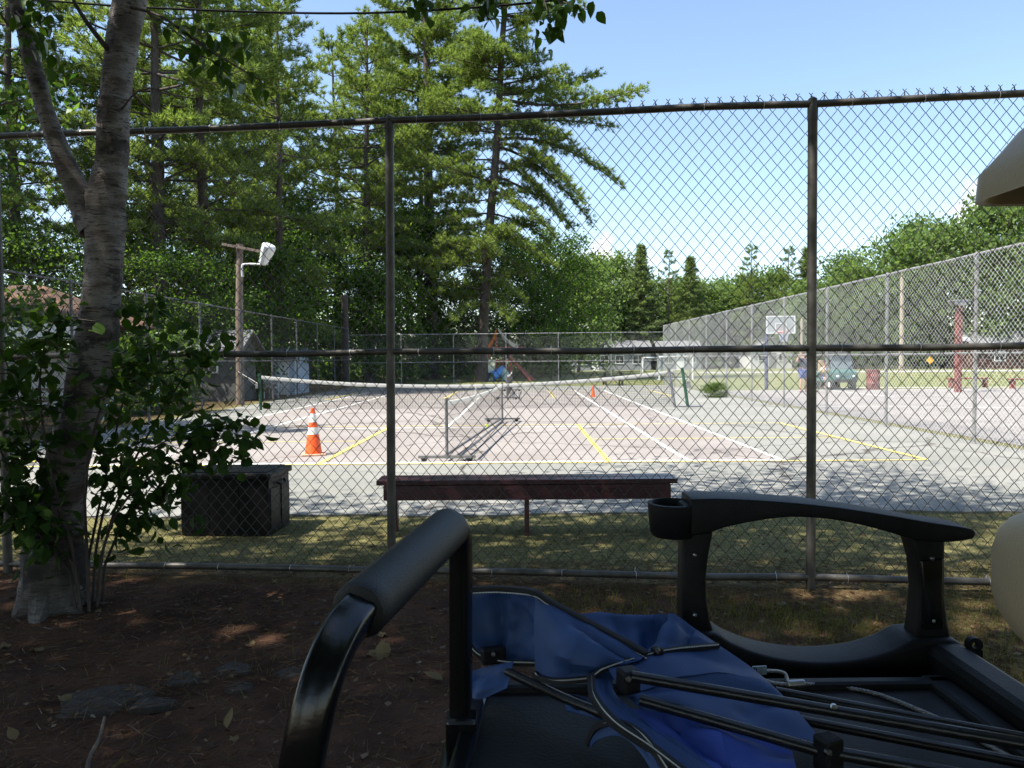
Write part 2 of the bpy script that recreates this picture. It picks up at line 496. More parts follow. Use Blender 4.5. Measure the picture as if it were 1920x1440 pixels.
class NT:
    """tiny node-writing helper"""
    def __init__(s, nt):
        s.nt = nt; t = nt.nodes.new('ShaderNodeTexCoord'); s.co = t.outputs['Object']
        x = nt.nodes.new('ShaderNodeSeparateXYZ'); nt.links.new(s.co, x.inputs[0]); s.x, s.y, s.z = x.outputs

    def noise(s, scale, detail=5, rough=0.6, stretch=None, off=0.0):
        n = s.nt.nodes.new('ShaderNodeTexNoise'); n.inputs['Scale'].default_value = scale
        n.inputs['Detail'].default_value = detail; n.inputs['Roughness'].default_value = rough
        mp = s.nt.nodes.new('ShaderNodeMapping'); mp.inputs['Scale'].default_value = stretch or (1, 1, 1)
        mp.inputs['Location'].default_value = (off, off * 1.3, 0)
        s.nt.links.new(s.co, mp.inputs['Vector']); s.nt.links.new(mp.outputs[0], n.inputs['Vector'])
        return n.outputs['Fac']

    def ss(s, val, a, b):
        m = s.nt.nodes.new('ShaderNodeMapRange'); m.interpolation_type = 'SMOOTHSTEP'
        m.inputs['From Min'].default_value = a; m.inputs['From Max'].default_value = b
        s.nt.links.new(val, m.inputs['Value']); return m.outputs[0]

    def op(s, o, a, b=None, c=None):
        m = s.nt.nodes.new('ShaderNodeMath'); m.operation = o
        for i, q in enumerate((a, b, c)):
            if q is None: continue
            if isinstance(q, (int, float)): m.inputs[i].default_value = q
            else: s.nt.links.new(q, m.inputs[i])
        return m.outputs[0]

    def mix(s, fac, a, b, blend='MIX'):
        m = s.nt.nodes.new('ShaderNodeMix'); m.data_type = 'RGBA'; m.blend_type = blend
        for key, q in (('Factor', fac), ('A', a), ('B', b)):
            if isinstance(q, (int, float)): m.inputs[key].default_value = q
            elif isinstance(q, tuple): m.inputs[key].default_value = (*q, 1)
            else: s.nt.links.new(q, m.inputs[key])
        return m.outputs['Result']

    def voro_edge(s, scale, stretch=None):
        n = s.nt.nodes.new('ShaderNodeTexVoronoi'); n.feature = 'DISTANCE_TO_EDGE'; n.inputs['Scale'].default_value = scale
        wob = s.nt.nodes.new('ShaderNodeTexNoise'); wob.inputs['Scale'].default_value = 1.6; wob.inputs['Detail'].default_value = 5
        s.nt.links.new(s.co, wob.inputs['Vector'])
        ad = s.nt.nodes.new('ShaderNodeVectorMath'); ad.operation = 'MULTIPLY_ADD'; ad.inputs[1].default_value = (0.9, 0.9, 0)
        s.nt.links.new(wob.outputs['Color'], ad.inputs[0]); s.nt.links.new(s.co, ad.inputs[2])
        s.nt.links.new(ad.outputs[0], n.inputs['Vector']); return n.outputs['Distance']

    def bump(s, b, h, strength, dist):
        bp = s.nt.nodes.new('ShaderNodeBump'); bp.inputs['Strength'].default_value = strength; bp.inputs['Distance'].default_value = dist
        s.nt.links.new(h, bp.inputs['Height']); s.nt.links.new(bp.outputs[0], b.inputs['Normal'])


# ---- ground
m_ground, nt, b = nodes_of('forest_and_lawn_ground')
k = NT(nt)
b.inputs['Roughness'].default_value = 0.95; b.inputs['Specular IOR Level'].default_value = 0.15
n1 = k.noise(2.2, 7, 0.65); n2 = k.noise(17, 6, 0.7); n3 = k.noise(70, 4, 0.7); n4 = k.noise(0.7, 4)
dirt = k.mix(k.ss(n1, 0.35, 0.65), (0.048, 0.024, 0.014), (0.108, 0.054, 0.033))
dirt = k.mix(k.ss(n2, 0.5, 0.72), dirt, (0.08, 0.049, 0.030))
dirt = k.mix(k.ss(n3, 0.52, 0.75), dirt, (0.032, 0.020, 0.015))
gr = k.mix(k.ss(n2, 0.35, 0.65), (0.085, 0.085, 0.030), (0.24, 0.20, 0.095))
gr = k.mix(k.ss(n3, 0.45, 0.7), gr, (0.11, 0.125, 0.035))
lawn = k.mix(k.ss(n1, 0.35, 0.65), (0.095, 0.125, 0.038), (0.160, 0.165, 0.065))
lawn = k.mix(k.ss(n4, 0.5, 0.62), lawn, (0.20, 0.175, 0.09))
# strip behind the near fence and towards the right: dry grass
fence_side = k.op('ADD', k.y, k.op('MULTIPLY', k.x, 0.098))
wob = k.op('MULTIPLY', n1, 1.6)
strip = k.ss(k.op('ADD', fence_side, wob), 5.55, 6.6)
rightside = k.op('MULTIPLY', k.ss(k.op('ADD', k.x, k.op('MULTIPLY', n1, 3.0)), 2.2, 5.5), k.ss(n2, 0.40, 0.6))
strip = k.op('MAXIMUM', strip, rightside)
field = k.op('MAXIMUM', k.ss(k.x, 8.0, 9.5), k.op('MULTIPLY', k.ss(k.y, 39.0, 41.0), k.ss(k.x, -9.0, -4.0)))
wood = k.ss(k.op('MULTIPLY', k.x, -1.0), 9.2, 10.2)
c = k.mix(strip, dirt, gr)
c = k.mix(field, c, lawn)
wfl = k.mix(k.ss(n1, 0.45, 0.6), dirt, (0.06, 0.065, 0.022))
c = k.mix(wood, c, wfl)
nt.links.new(c, b.inputs['Base Color'])
hgt = k.op('ADD', n2, k.op('MULTIPLY', n3, 0.5))
k.bump(b, hgt, 0.8, 0.025)
xs = np.unique(np.concatenate([np.arange(-8, 8.01, 0.13), np.linspace(-400, -8, 14), np.linspace(8, 400, 14)]))
ys = np.unique(np.concatenate([np.arange(0, 7.0, 0.13), np.linspace(-60, 0, 6), np.linspace(7, 60, 8), np.linspace(60, 600, 8)]))
X, Y = np.meshgrid(xs, ys, indexing='ij')
near = np.clip((5.0 - Y) / 2.0, 0, 1) * np.clip((9 - np.abs(X)) / 2, 0, 1) * (Y > -5)
Zg = near * (0.012 * np.sin(X * 3.1 + Y) + 0.010 * np.sin(Y * 4.3 - X * 1.7) + 0.006 * np.sin(X * 9 + 2 * Y) * np.cos(Y * 7.7) - 0.012)
idx = np.arange(X.size).reshape(X.shape)
fa = np.stack([idx[:-1, :-1], idx[1:, :-1], idx[1:, 1:], idx[:-1, 1:]], -1).reshape(-1, 4)
ground = raw_obj('ground', mesh_fast('ground', np.stack([X, Y, Zg], -1).reshape(-1, 3), fa), m_ground)
ground.data.shade_smooth()
tag(ground, 'brown leaf-littered earth and dry lawn around the courts', 'ground', kind='structure')

# ---- tennis court slab
m_court, nt, b = nodes_of('worn_court_surface')
k = NT(nt)
b.inputs['Roughness'].default_value = 0.85; b.inputs['Specular IOR Level'].default_value = 0.25
n1 = k.noise(0.5, 6, 0.65); n2 = k.noise(3.5, 6, 0.7); n3 = k.noise(40, 4, 0.7); n5 = k.noise(0.9, 5, 0.6, (0.25, 2.2, 1), 7.0)
cu = k.op('MULTIPLY_ADD', k.y, -ALPHA, k.x); cv = k.op('MULTIPLY_ADD', k.x, ALPHA, k.y)
inner = k.op('MULTIPLY', k.op('MULTIPLY', k.ss(cu, -7.2, -7.12), k.ss(k.op('MULTIPLY', cu, -1), -3.86, -3.78)),
             k.op('MULTIPLY', k.ss(cv, 10.87, 10.93), k.ss(k.op('MULTIPLY', cv, -1), -34.8, -34.72)))
c_out = k.mix(k.ss(n1, 0.35, 0.65), (0.188, 0.192, 0.174), (0.238, 0.236, 0.217))
c_in = k.mix(k.ss(n1, 0.35, 0.65), (0.222, 0.198, 0.186), (0.275, 0.251, 0.237))
c = k.mix(inner, c_out, c_in)
c = k.mix(k.op('MULTIPLY', k.ss(n2, 0.5, 0.75), 0.4), c, (0.26, 0.245, 0.225))
c = k.mix(k.op('MULTIPLY', k.ss(n5, 0.5, 0.75), 0.35), c, (0.16, 0.145, 0.125))
c = k.mix(k.op('MULTIPLY', k.ss(n3, 0.4, 0.7), 0.25), c, (0.16, 0.155, 0.145))
crack = k.ss(k.op('MULTIPLY', k.voro_edge(0.21), -1.0), -0.010, -0.002)
c = k.mix(k.op('MULTIPLY', crack, 0.75), c, (0.055, 0.045, 0.038))
nt.links.new(c, b.inputs['Base Color'])
k.bump(b, n3, 0.25, 0.004)
U0, U1, VA, VB = -9.45, 7.95, 7.25, 40.4
gc = G()
# slightly ragged near edge, 2 cm thick slab
edge = [ct(u, VA + 0.05 * math.sin(u * 2.3) + 0.03 * math.sin(u * 7.1), 0.02) for u in np.linspace(U0, U1, 60)]
top = edge + [ct(U1, VB, 0.02), ct(U0, VB, 0.02)]
gc.prism(top, (0, 0, -0.06))
court = build('tennis_court', gc, m_court)
court.rotation_euler = (0, 0, 0)
tag(court, 'worn pinkish grey tennis court with white and yellow painted lines', 'tennis court', kind='structure')
# paint
m_wl, nt, b = nodes_of('white_line_paint'); k = NT(nt); b.inputs['Roughness'].default_value = 0.7
nt.links.new(k.mix(k.op('MULTIPLY', k.ss(k.noise(9, 6, 0.75), 0.52, 0.75), 0.55), (0.72, 0.72, 0.70), (0.33, 0.30, 0.27)), b.inputs['Base Color'])
m_yl, nt, b = nodes_of('yellow_line_paint'); k = NT(nt); b.inputs['Roughness'].default_value = 0.7
nt.links.new(k.mix(k.op('MULTIPLY', k.ss(k.noise(9, 6, 0.75, None, 3.0), 0.52, 0.75), 0.5), (0.66, 0.54, 0.14), (0.36, 0.32, 0.24)), b.inputs['Base Color'])
UC, VB0, VN = -1.67, 10.90, 22.85              # centre line, near baseline, net


def line(name, u0, v0, u1, v1, w, m, z, parent=None):
    g = G(); a = ct(u0, v0, z); e = ct(u1, v1, z); t = (e - a) / np.linalg.norm(e - a); s = np.array([-t[1], t[0], 0]) * w / 2
    n = max(2, int(np.linalg.norm(e - a) / 0.5)); P = []
    for i in range(n + 1):
        p = a + (e - a) * i / n; j = 0.004 * math.sin(i * 2.7 + u0)
        P.append([p - s * (1 + j * 8), p + s * (1 - j * 6)])
    g.grid(np.array(P)); return build(name, g, m, parent or court)


zl, zy = 0.024, 0.028
for u in (-5.485, 5.485):
    line('painted_line', UC + u, VB0, UC + u, VB0 + 23.77, 0.075, m_wl, zl)
for u in (-4.115, 4.115):
    line('painted_line', UC + u, VB0 + 0.05, UC + u, VB0 + 23.7, 0.075, m_wl, zl)
for v in (VB0, VB0 + 23.77):
    line('painted_line', UC - 5.53, v, UC + 5.53, v, 0.11, m_wl, zl + 0.001)
for v in (VN - 6.4, VN + 6.4):
    line('painted_line', UC - 4.08, v, UC + 4.08, v, 0.06, m_wl, zl + 0.001)
line('painted_line', UC, VN - 6.4, UC, VN + 6.4, 0.065, m_wl, zl + 0.0005)
for v0 in (VB0 - 0.13, VB0 + 17.6):                            # two pickleball courts laid across
    v1 = v0 + 6.15; uc = -0.86
    for v in (v0, v1):
        line('painted_line', uc - 6.75, v, uc + 6.75, v, 0.055, m_yl, zy)
    for u in (-6.72, -2.13, 2.13, 6.72):
        line('painted_line', uc + u, v0 + 0.04, uc + u, v1 - 0.04, 0.085, m_yl, zy + 0.001)
    for s in (-1, 1):
        line('painted_line', uc + s * 2.18, (v0 + v1) / 2, uc + s * 6.68, (v0 + v1) / 2, 0.05, m_yl, zy)

# ---- basketball court beyond the right fence and the lane at the far edge of the field
m_asph, nt, b = nodes_of('pale_asphalt'); k = NT(nt); b.inputs['Roughness'].default_value = 0.9
c = k.mix(k.ss(k.noise(0.7, 6), 0.35, 0.65), (0.19, 0.172, 0.162), (0.25, 0.228, 0.215))
c = k.mix(k.op('MULTIPLY', k.ss(k.noise(45, 4), 0.45, 0.7), 0.35), c, (0.15, 0.14, 0.135))
c = k.mix(k.op('MULTIPLY', k.ss(k.op('MULTIPLY', k.voro_edge(0.12), -1.0), -0.008, -0.002), 0.6), c, (0.09, 0.08, 0.075))
nt.links.new(c, b.inputs['Base Color'])
g = G(); g.prism([ct(8.35, 11.4, 0.015), ct(30, 13.0, 0.015), ct(30, 30.5, 0.015), ct(22, 33.2, 0.015), ct(8.35, 33.6, 0.015)], (0, 0, -0.05))
bcourt = build('basketball_court', g, m_asph); tag(bcourt, 'pale grey asphalt basketball court beyond the fence', 'basketball court', kind='structure')
line('painted_line', 8.6, 22.4, 24, 19.0, 0.08, m_wl, 0.019, bcourt)
line('painted_line', 8.6, 32.6, 20, 32.6, 0.07, m_wl, 0.019, bcourt)
line('painted_line', 13.5, 27.0, 13.5, 32.5, 0.07, m_wl, 0.019, bcourt)
g = G(); g.prism([(18, 68, 0.02), (90, 58, 0.02), (120, 62, 0.02), (18, 73.5, 0.02)], (0, 0, -0.05))
road = build('road', g, mat('light_road', (0.30, 0.29, 0.28), 0.9, 0, 0.2, 1.5)); tag(road, 'pale road along the far edge of the field', 'road', kind='structure')
g = G(); g.prism([(14.5, 35.0, 0.02), (40, 31.0, 0.02), (40, 31.7, 0.02), (14.5, 35.6, 0.02)], (0, 0, -0.05))
path = build('path', g, mat('pale_path', (0.42, 0.38, 0.34), 0.9, 0, 0.2, 3)); tag(path, 'narrow pale path beside the red benches', 'path', kind='structure')


# ---- chain link
def link_panel(name, L, H, z0, nw, vp, r, sides, sub, barbs, r_seed):
    """one panel of chain-link in local XZ, x 0..L"""
    p = L / nw; nk = int(round((H - z0) / vp)); rng = np.random.default_rng(r_seed)
    ks = np.arange(nk * sub + 1) / sub
    paths = []
    for i in range(nw):
        ph = (-1) ** i
        tri = np.cos(ks * math.pi)                       # smooth zigzag
        tri = np.sign(tri) * np.abs(tri) ** 0.8 if sub > 1 else tri
        x = (i + 0.5) * p + ph * tri * p * 0.5
        y = 0.004 * np.sin(ks * math.pi * 2 + i * 0.0) * ph + ph * tri * 0.0035
        z = z0 + ks * vp + (0.002 * np.sin(i * 1.7) + .006 * np.sin(i * .13)) * (ks > 0) * (ks < nk)
        x = x + 0.007 * np.sin(z * 2.1 + 0.11 * i) + 0.004 * np.sin(z * 5.3 + 0.05 * i); y = y + 0.006 * np.sin(z * 3.0 + i * .09) + 0.004 * np.sin(i * .23)
        paths.append(np.stack([x, y, z], -1))
    v, f = tubes_fast(np.array(paths), r, sides)
    if barbs:
        bp = []
        top = z0 + nk * vp
        for i in range(0, nw + 1, 2):
            x = i * p
            for s in (-1, 1):
                w = 0.006 * s
                bp.append([[x - w, 0, top - 0.05], [x + w, 0.004 * s, top - 0.028], [x - w * 0.3, -0.003, top - 0.006],
                           [x + s * 0.002, 0, top + 0.006], [x + s * 0.013, 0.002 * s, top + 0.018]])
        v2, f2 = tubes_fast(np.array(bp), r, sides)
        f = np.concatenate([f, f2 + len(v)]); v = np.concatenate([v, v2])
    return mesh_fast(name, v, f)


def tie_mesh():
    g = G(); a = np.linspace(-0.3, 2 * math.pi + 0.25, 15)
    P = [(0.026 * math.cos(t), 0.004 * math.sin(t * 0.5), 0.026 * math.sin(t)) for t in a]
    P = [(0.04, -0.01, -0.03)] + [(p[0], p[1], p[2]) for p in P] + [(0.05, 0.01, 0.03)]
    g.tube([(p[1], p[0], p[2]) for p in P], 0.0022, 5)
    me = bpy.data.meshes.new('tie_wire'); me.from_pydata(np.concatenate(g.v).tolist(), [], g.f); me.materials.append(M_tie); return me


TIE = tie_mesh()


def fence(name, label, pts, H, midz, botz, post_r, rail_r, pitch, vp, wire_r, sides, sub, wire_m, pipe_m, barbs=False,
          ties=False, side=1.0, cap=True, lean=None, mesh_z0=0.02):
    root = thing(name, label, 'fence', (*pts[0][:2], 0), group='chain-link fences round the court')
    rng = random.Random(len(label))
    d = np.asarray(pts[-1]) - np.asarray(pts[0]); d = d / np.linalg.norm(d); nrm = np.array([-d[1], d[0], 0]) * side
    ang = math.atan2(d[1], d[0])
    for i, p in enumerate(pts):
        g = G(); ln = (lean or {}).get(i, (rng.uniform(-.01, .01), 0))
        tp = np.array([p[0] + ln[0], p[1] + ln[1], H - rail_r])
        g.tube([(p[0], p[1], -0.3), tp], post_r, 12)
        po = build('post', g, pipe_m, root, smooth=True)
        if cap:
            g = G(); g.lathe([(post_r * 1.08, -0.09), (post_r * 1.1, -0.01), (post_r * 0.95, 0.012), (rail_r * 1.2, 0.02), (rail_r * 1.2, 0.05), (rail_r * 0.5, 0.062)], tp, 12)
            build('post_cap', g, pipe_m, po, smooth=True)
    for z, nm, rr in ((H, 'top_rail', rail_r), (midz, 'middle_rail', rail_r), (botz, 'bottom_rail', rail_r)):
        if z is None: continue
        g = G(); n = len(pts)
        off = nrm * (0 if z == H else -(post_r + rail_r * 0.2) * 0)
        P = []
        for i in range(n - 1):
            a, b_ = np.asarray(pts[i]), np.asarray(pts[i + 1])
            for t in (0, 0.25, 0.5, 0.75):
                q = a + (b_ - a) * t
                P.append([q[0], q[1], z + 0.006 * math.sin(i * 2 + t * 6.3 + z)])
        P.append([pts[-1][0], pts[-1][1], z])
        g.tube(np.array(P) + off, rr, 10)
        build(nm, g, pipe_m, root, smooth=True)
    meshes = {}
    for i in range(len(pts) - 1):
        a, b_ = np.asarray(pts[i], float), np.asarray(pts[i + 1], float); L = float(np.linalg.norm((b_ - a)[:2]))
        key = 0 if not meshes else 0
        if key not in meshes:
            meshes[key] = (link_panel('wire_mesh', L, H + (0.075 if barbs else 0.0), mesh_z0, int(round(L / pitch / 2) * 2), vp, wire_r, sides, sub, barbs, 3), L)
        me, L0 = meshes[key]
        o = raw_obj('wire_mesh', me, wire_m, root)
        q = a + nrm * (post_r + 0.006) - ORG[root.name]
        o.location = (q[0], q[1], 0); o.rotation_euler = (0, 0, math.atan2((b_ - a)[1], (b_ - a)[0])); o.scale = (L / L0, 1, 1)
        o['kind'] = 'stuff'
        if ties:
            for z in (H, midz, botz):
                for t in np.arange(0.08, 0.98, 0.165):
                    q = a + (b_ - a) * (t + rng.uniform(-.02, .02)) - ORG[root.name]
                    w = raw_obj('tie_wire', TIE, M_tie, root); w.location = (q[0], q[1], z)
                    w.rotation_euler = (rng.uniform(-.5, .5), 0, ang + rng.uniform(-.15, .15))
    return root


def nearf(x):
    return np.array([x, 5.072 - 0.0979 * x, 0.0])


near_posts = [nearf(x) for x in (-9.36, -6.60, -3.744, -0.861, 1.9725, 4.80, 7.72)]
nf = fence('chain_link_fence', 'tall chain-link fence across the whole view, nearest one, with twisted wire tips', near_posts, 3.19, 1.60, 0.072,
           0.0305, 0.0235, 0.041, 0.0497, 0.0024, 5, 2, M_wire, M_post, barbs=True, ties=True, lean={3: (0.035, 0), 4: (0.0, 0)})
rp = [ct(7.72, 6.6 + 3.06 * i) for i in range(0, 12)]
fence('chain_link_fence', 'chain-link side fence running away past the basketball court', [ct(7.70, 4.33)] + rp, 3.24, 1.56, None,
      0.030, 0.021, 0.041, 0.049, 0.0028, 3, 1, M_wirefar, M_galv, cap=True, side=1.0)
lp = [ct(-9.38, 6.1 + 3.1 * i) for i in range(0, 12)]
fence('chain_link_fence', 'chain-link side fence running away under the trees behind the light pole', lp, 3.24, 1.55, None,
      0.030, 0.021, 0.041, 0.049, 0.0011, 3, 1, M_wire, M_galvshade, cap=True, side=1.0)  # shade on this fence is put into its darker wire and pipe
bp_ = [ct(-9.38 + i * 17.1 / 6, 40.25) for i in range(7)]
fence('chain_link_fence', 'low-looking chain-link fence closing the far end before the play set', bp_, 2.9, 1.38, None,
      0.022, 0.018, 0.05, 0.06, 0.0016, 3, 1, M_wirefar, M_galv, cap=True)

# ================================================================== trees
class Tree:
    """collects limb tubes (equal point counts per batch) and foliage arrays, then becomes meshes"""
    def __init__(s, seed):
        s.rng = np.random.default_rng(seed); s.w = G(); s.lv = []; s.lf = []; s.n = 0; s.k = 3

    def limb(s, pts, r0, r1, n=6):
        pts = np.asarray(pts, float)
        s.w.tube(pts, np.linspace(r0, r1, len(pts)), n, caps=False)

    def leaves(s, v, f):
        s.lv.append(v); s.lf.append(f + s.n); s.n += len(v); s.k = f.shape[1]

    def meshes(s, nm='tree'):
        wv = np.concatenate(s.w.v); wf = np.array([q for q in s.w.f if len(q) == 4])
        me = mesh_fast(nm + '_wood', wv, wf); me.shade_smooth()
        mc = mesh_fast(nm + '_leaves', np.concatenate(s.lv), np.concatenate(s.lf))
        return me, mc


def tufts(T, C, D, blades, L, W, up=0.35, spread=0.75):
    """brushes of needles at C pointing roughly D"""
    rng = T.rng; n = len(C)
    Cb = np.repeat(C, blades, 0); Db = np.repeat(D, blades, 0)
    d = Db * 0.7 + rand_unit(n * blades, rng) * spread + np.array([0, 0, up])
    d /= np.linalg.norm(d, axis=1, keepdims=True)
    Cb = Cb + rng.normal(size=Cb.shape) * 0.04
    l = L * rng.uniform(0.7, 1.15, n * blades)
    T.leaves(*blade_tris(Cb, d, l, W, rng))


def pine_branch(T, P0, P1, bend, r, dens=1.0, blades=9, L=0.30, W=0.045, start=0.3, width=1.0, sag=0.0):
    rng = T.rng; P0 = np.asarray(P0, float); P1 = np.asarray(P1, float)
    ln = np.linalg.norm(P1 - P0)
    t = np.linspace(0, 1, 8)[:, None]
    mid = (P0 + P1) / 2 + np.array([0, 0, bend]) + rng.normal(size=3) * ln * 0.03
    path = (1 - t) ** 2 * P0 + 2 * t * (1 - t) * mid + t ** 2 * P1
    T.limb(path, r, r * 0.15, 5)
    ax = (P1 - P0) / ln; sd = np.cross(ax, (0, 0, 1.0)); sd /= (np.linalg.norm(sd) + 1e-9)
    nb = max(5, int(ln * 3.6 * dens)); C = []; D = []
    for i in range(nb):
        s = start + (1 - start) * (i + rng.uniform(0, .8)) / nb
        s = min(s, 0.99)
        p = (1 - s) ** 2 * P0 + 2 * s * (1 - s) * mid + s * s * P1
        side = 1 if i % 2 else -1
        bl = width * (0.35 + 0.28 * ln * (1.08 - s)) * rng.uniform(0.6, 1.15)
        bl = min(bl, 2.2 * width)
        dr = ax * 0.65 + sd * side * rng.uniform(0.5, 1.0) + np.array([0, 0, rng.uniform(-0.08, 0.28)])
        dr /= np.linalg.norm(dr)
        e = p + dr * bl + np.array([0, 0, -sag * bl])
        if bl > 0.6:
            T.limb(np.array([p, (p + e) / 2, e]), 0.014, 0.006, 3)
        m = max(3, int(bl * 6.0))
        for q in np.linspace(0.25, 1.0, m):
            C.append(p + (e - p) * q + rng.normal(size=3) * np.array([.09, .09, .13])); D.append(dr)
    for s in np.linspace(0.75, 1.0, 5):
        C.append((1 - s) ** 2 * P0 + 2 * s * (1 - s) * mid + s * s * P1); D.append(ax)
    tufts(T, np.array(C), np.array(D), blades, L, W)


def pine_proto(seed, H, zc, Lmax, r0, blades=8, whorl=0.95, nper=4, L=0.30, W=0.05, dens=1.0):
    T = Tree(seed); rng = T.rng
    zz = np.linspace(0, H, 14)
    wob = np.stack([np.cumsum(rng.normal(0, .06, 14)), np.cumsum(rng.normal(0, .06, 14))], 1); wob[0] = 0
    path = np.concatenate([wob, zz[:, None]], 1)
    T.w.tube(path, r0 * (1 - 0.93 * (zz / H) ** 0.85) + 0.02, 10, caps=False)
    z = zc
    while z < H - 0.3:
        t = (z - zc) / (H - zc)
        prof = (0.55 + 0.75 * t) if t < 0.35 else (1.0 - 0.9 * (t - 0.35) / 0.65) * 0.95
        a0 = rng.uniform(0, 6.28)
        for j in range(nper):
            if rng.random() < 0.22: continue
            a = a0 + j * 6.283 / nper + rng.normal(0, .3)
            ln = Lmax * prof * rng.uniform(0.55, 1.12) + 0.4
            el = math.radians(-8 + 38 * t + rng.normal(0, 8))
            p = np.array([np.interp(z, zz, path[:, 0]), np.interp(z, zz, path[:, 1]), z])
            e = p + ln * np.array([math.cos(a) * math.cos(el), math.sin(a) * math.cos(el), math.sin(el)])
            pine_branch(T, p, e, -0.06 * ln if t > 0.3 else 0.08 * ln, 0.02 + 0.009 * ln, dens, blades, L, W, start=0.3)
        z += whorl * rng.uniform(0.7, 1.3)
    for _ in range(int(zc / 1.3)):                       # dead lower branches
        zz_ = rng.uniform(2.5, zc); a = rng.uniform(0, 6.28); ln = rng.uniform(.8, 2.4)
        p = np.array([np.interp(zz_, zz, path[:, 0]), np.interp(zz_, zz, path[:, 1]), zz_])
        e = p + ln * np.array([math.cos(a), math.sin(a), rng.uniform(-.3, .1)])
        T.limb(np.array([p, (p + e) / 2 + (0, 0, .08), e]), 0.02, 0.006, 4)
    return T


def broad_proto(seed, H, zc, R, n_leaf, leaf, r0, limbs=22, clump=0.55, trunk_top=0.8, flat=1.0):
    T = Tree(seed); rng = T.rng
    zz = np.linspace(0, H * trunk_top, 10)
    wob = np.stack([np.cumsum(rng.normal(0, .09, 10)), np.cumsum(rng.normal(0, .09, 10))], 1); wob[0] = 0
    path = np.concatenate([wob, zz[:, None]], 1)
    T.w.tube(path, r0 * (1 - 0.8 * np.linspace(0, 1, 10)), 9, caps=False)
    C = []
    for i in range(limbs):
        t = (i + 0.5) / limbs
        z = zc * 0.9 + (H * trunk_top - zc * 0.9) * t * 0.98
        a = i * 2.39996 + rng.normal(0, .3)
        prof = math.sin(math.pi * (0.18 + 0.72 * t)) ** 0.7
        ln = R * prof * rng.uniform(0.75, 1.15); el = math.radians(8 + 45 * t + rng.normal(0, 9))
        p = np.array([np.interp(z, zz, path[:, 0]), np.interp(z, zz, path[:, 1]), z])
        e = p + ln * np.array([math.cos(a) * math.cos(el), math.sin(a) * math.cos(el), math.sin(el) * flat])
        mid = (p + e) / 2 + np.array([0, 0, 0.1 * ln])
        tt = np.linspace(0, 1, 6)[:, None]
        lp_ = (1 - tt) ** 2 * p + 2 * tt * (1 - tt) * mid + tt ** 2 * e
        T.limb(lp_, 0.02 + 0.014 * ln, 0.012, 5)
        for j in range(7):
            s = rng.uniform(0.3, 1.0); q = (1 - s) ** 2 * p + 2 * s * (1 - s) * mid + s * s * e
            dr = rand_unit(1, rng)[0]; dr[2] = abs(dr[2]) * 0.5 - 0.1
            q2 = q + dr * rng.uniform(0.5, 1.5) * (0.35 + 0.12 * R)
            T.limb(np.array([q, (q + q2) / 2, q2]), 0.014, 0.006, 3)
            C.append(q2); C.append((q + q2) / 2)
    C = np.array(C); per = max(1, n_leaf // len(C))
    w = rng.uniform(0.5, 1.5, len(C)); cnt = np.maximum(1, (per * w).astype(int))
    P = np.repeat(C, cnt, 0); P = P + rng.normal(size=P.shape) * np.array([clump, clump, clump * 0.62])
    T.leaves(*leaf_quads(P, leaf * rng.uniform(0.6, 1.2, len(P)), rng, 0.25))
    return T


def spruce_proto(seed, H, R, r0, blades=6):
    T = Tree(seed); rng = T.rng
    T.w.tube(np.array([[0, 0, 0], [0.03, 0, H * .5], [0, 0.02, H]]), np.array([r0, r0 * .55, 0.02]), 7, caps=False)
    z = 1.2
    while z < H - 0.15:
        t = z / H; ln = R * (1 - t) + 0.1; a0 = rng.uniform(0, 6.28)
        for j in range(6):
            a = a0 + j * 1.047 + rng.normal(0, .2); l = ln * rng.uniform(0.4, 1.3)
            p = np.array([0, 0, z]); e = p + l * np.array([math.cos(a), math.sin(a), -0.28 + 0.55 * t])
            pine_branch(T, p, e, -0.05 * l, 0.015 + .004 * l, 0.5, blades, 0.22 + 0.3 * (1 - t), 0.065, start=0.12, width=1.0 * (1 - .6 * t))
        z += 0.42 * rng.uniform(0.8, 1.25) + 0.05 * (1 - t)
    return T


PROTO = {}


def proto(key, T, leafmat, bark=None):
    me, mc = T.meshes(key); me.materials.append(bark or M_bark); mc.materials.append(leafmat); PROTO[key] = (me, mc)


proto('pine_a', pine_proto(11, 25, 6.0, 5.6, 0.34, blades=15, L=0.30, W=0.045, nper=5), L_pine)
proto('pine_b', pine_proto(12, 22, 4.0, 4.8, 0.28, blades=15, L=0.30, W=0.045, nper=5), L_pine)
proto('maple', broad_proto(21, 14, 3.0, 5.2, 15000, 0.26, 0.2, 30, 0.62), L_dec)
proto('under', broad_proto(22, 8.5, 0.8, 3.8, 11000, 0.20, 0.1, 28, 0.5), L_dec)
proto('shade', broad_proto(23, 13, 5.6, 6.2, 24000, 0.25, 0.26, 34, 0.55), L_dec)
proto('spruce', spruce_proto(31, 13, 3.1, 0.18, 8), L_spruce)
proto('hill', broad_proto(24, 14, 1.2, 5.0, 9000, 0.42, 0.2, 34, 0.8), L_hill)
proto('bush', broad_proto(25, 2.4, 0.1, 1.7, 4500, 0.15, 0.03, 22, 0.28), L_dec)


def tree(key, name, x, y, label, s=1.0, rz=0.0, sz=None, cat='tree', group=None, z=0.0):
    me, mc = PROTO[key]
    root = thing(name, label, cat, (x, y, z), group=group, rz=rz); root.scale = (s, s, sz or s)
    raw_obj('trunk', me, None, root)
    c = raw_obj('crown', mc, None, root)
    return root


GP = 'pines behind the court'; GL = 'leafy trees behind the court'; GF = 'far trees beyond the field'
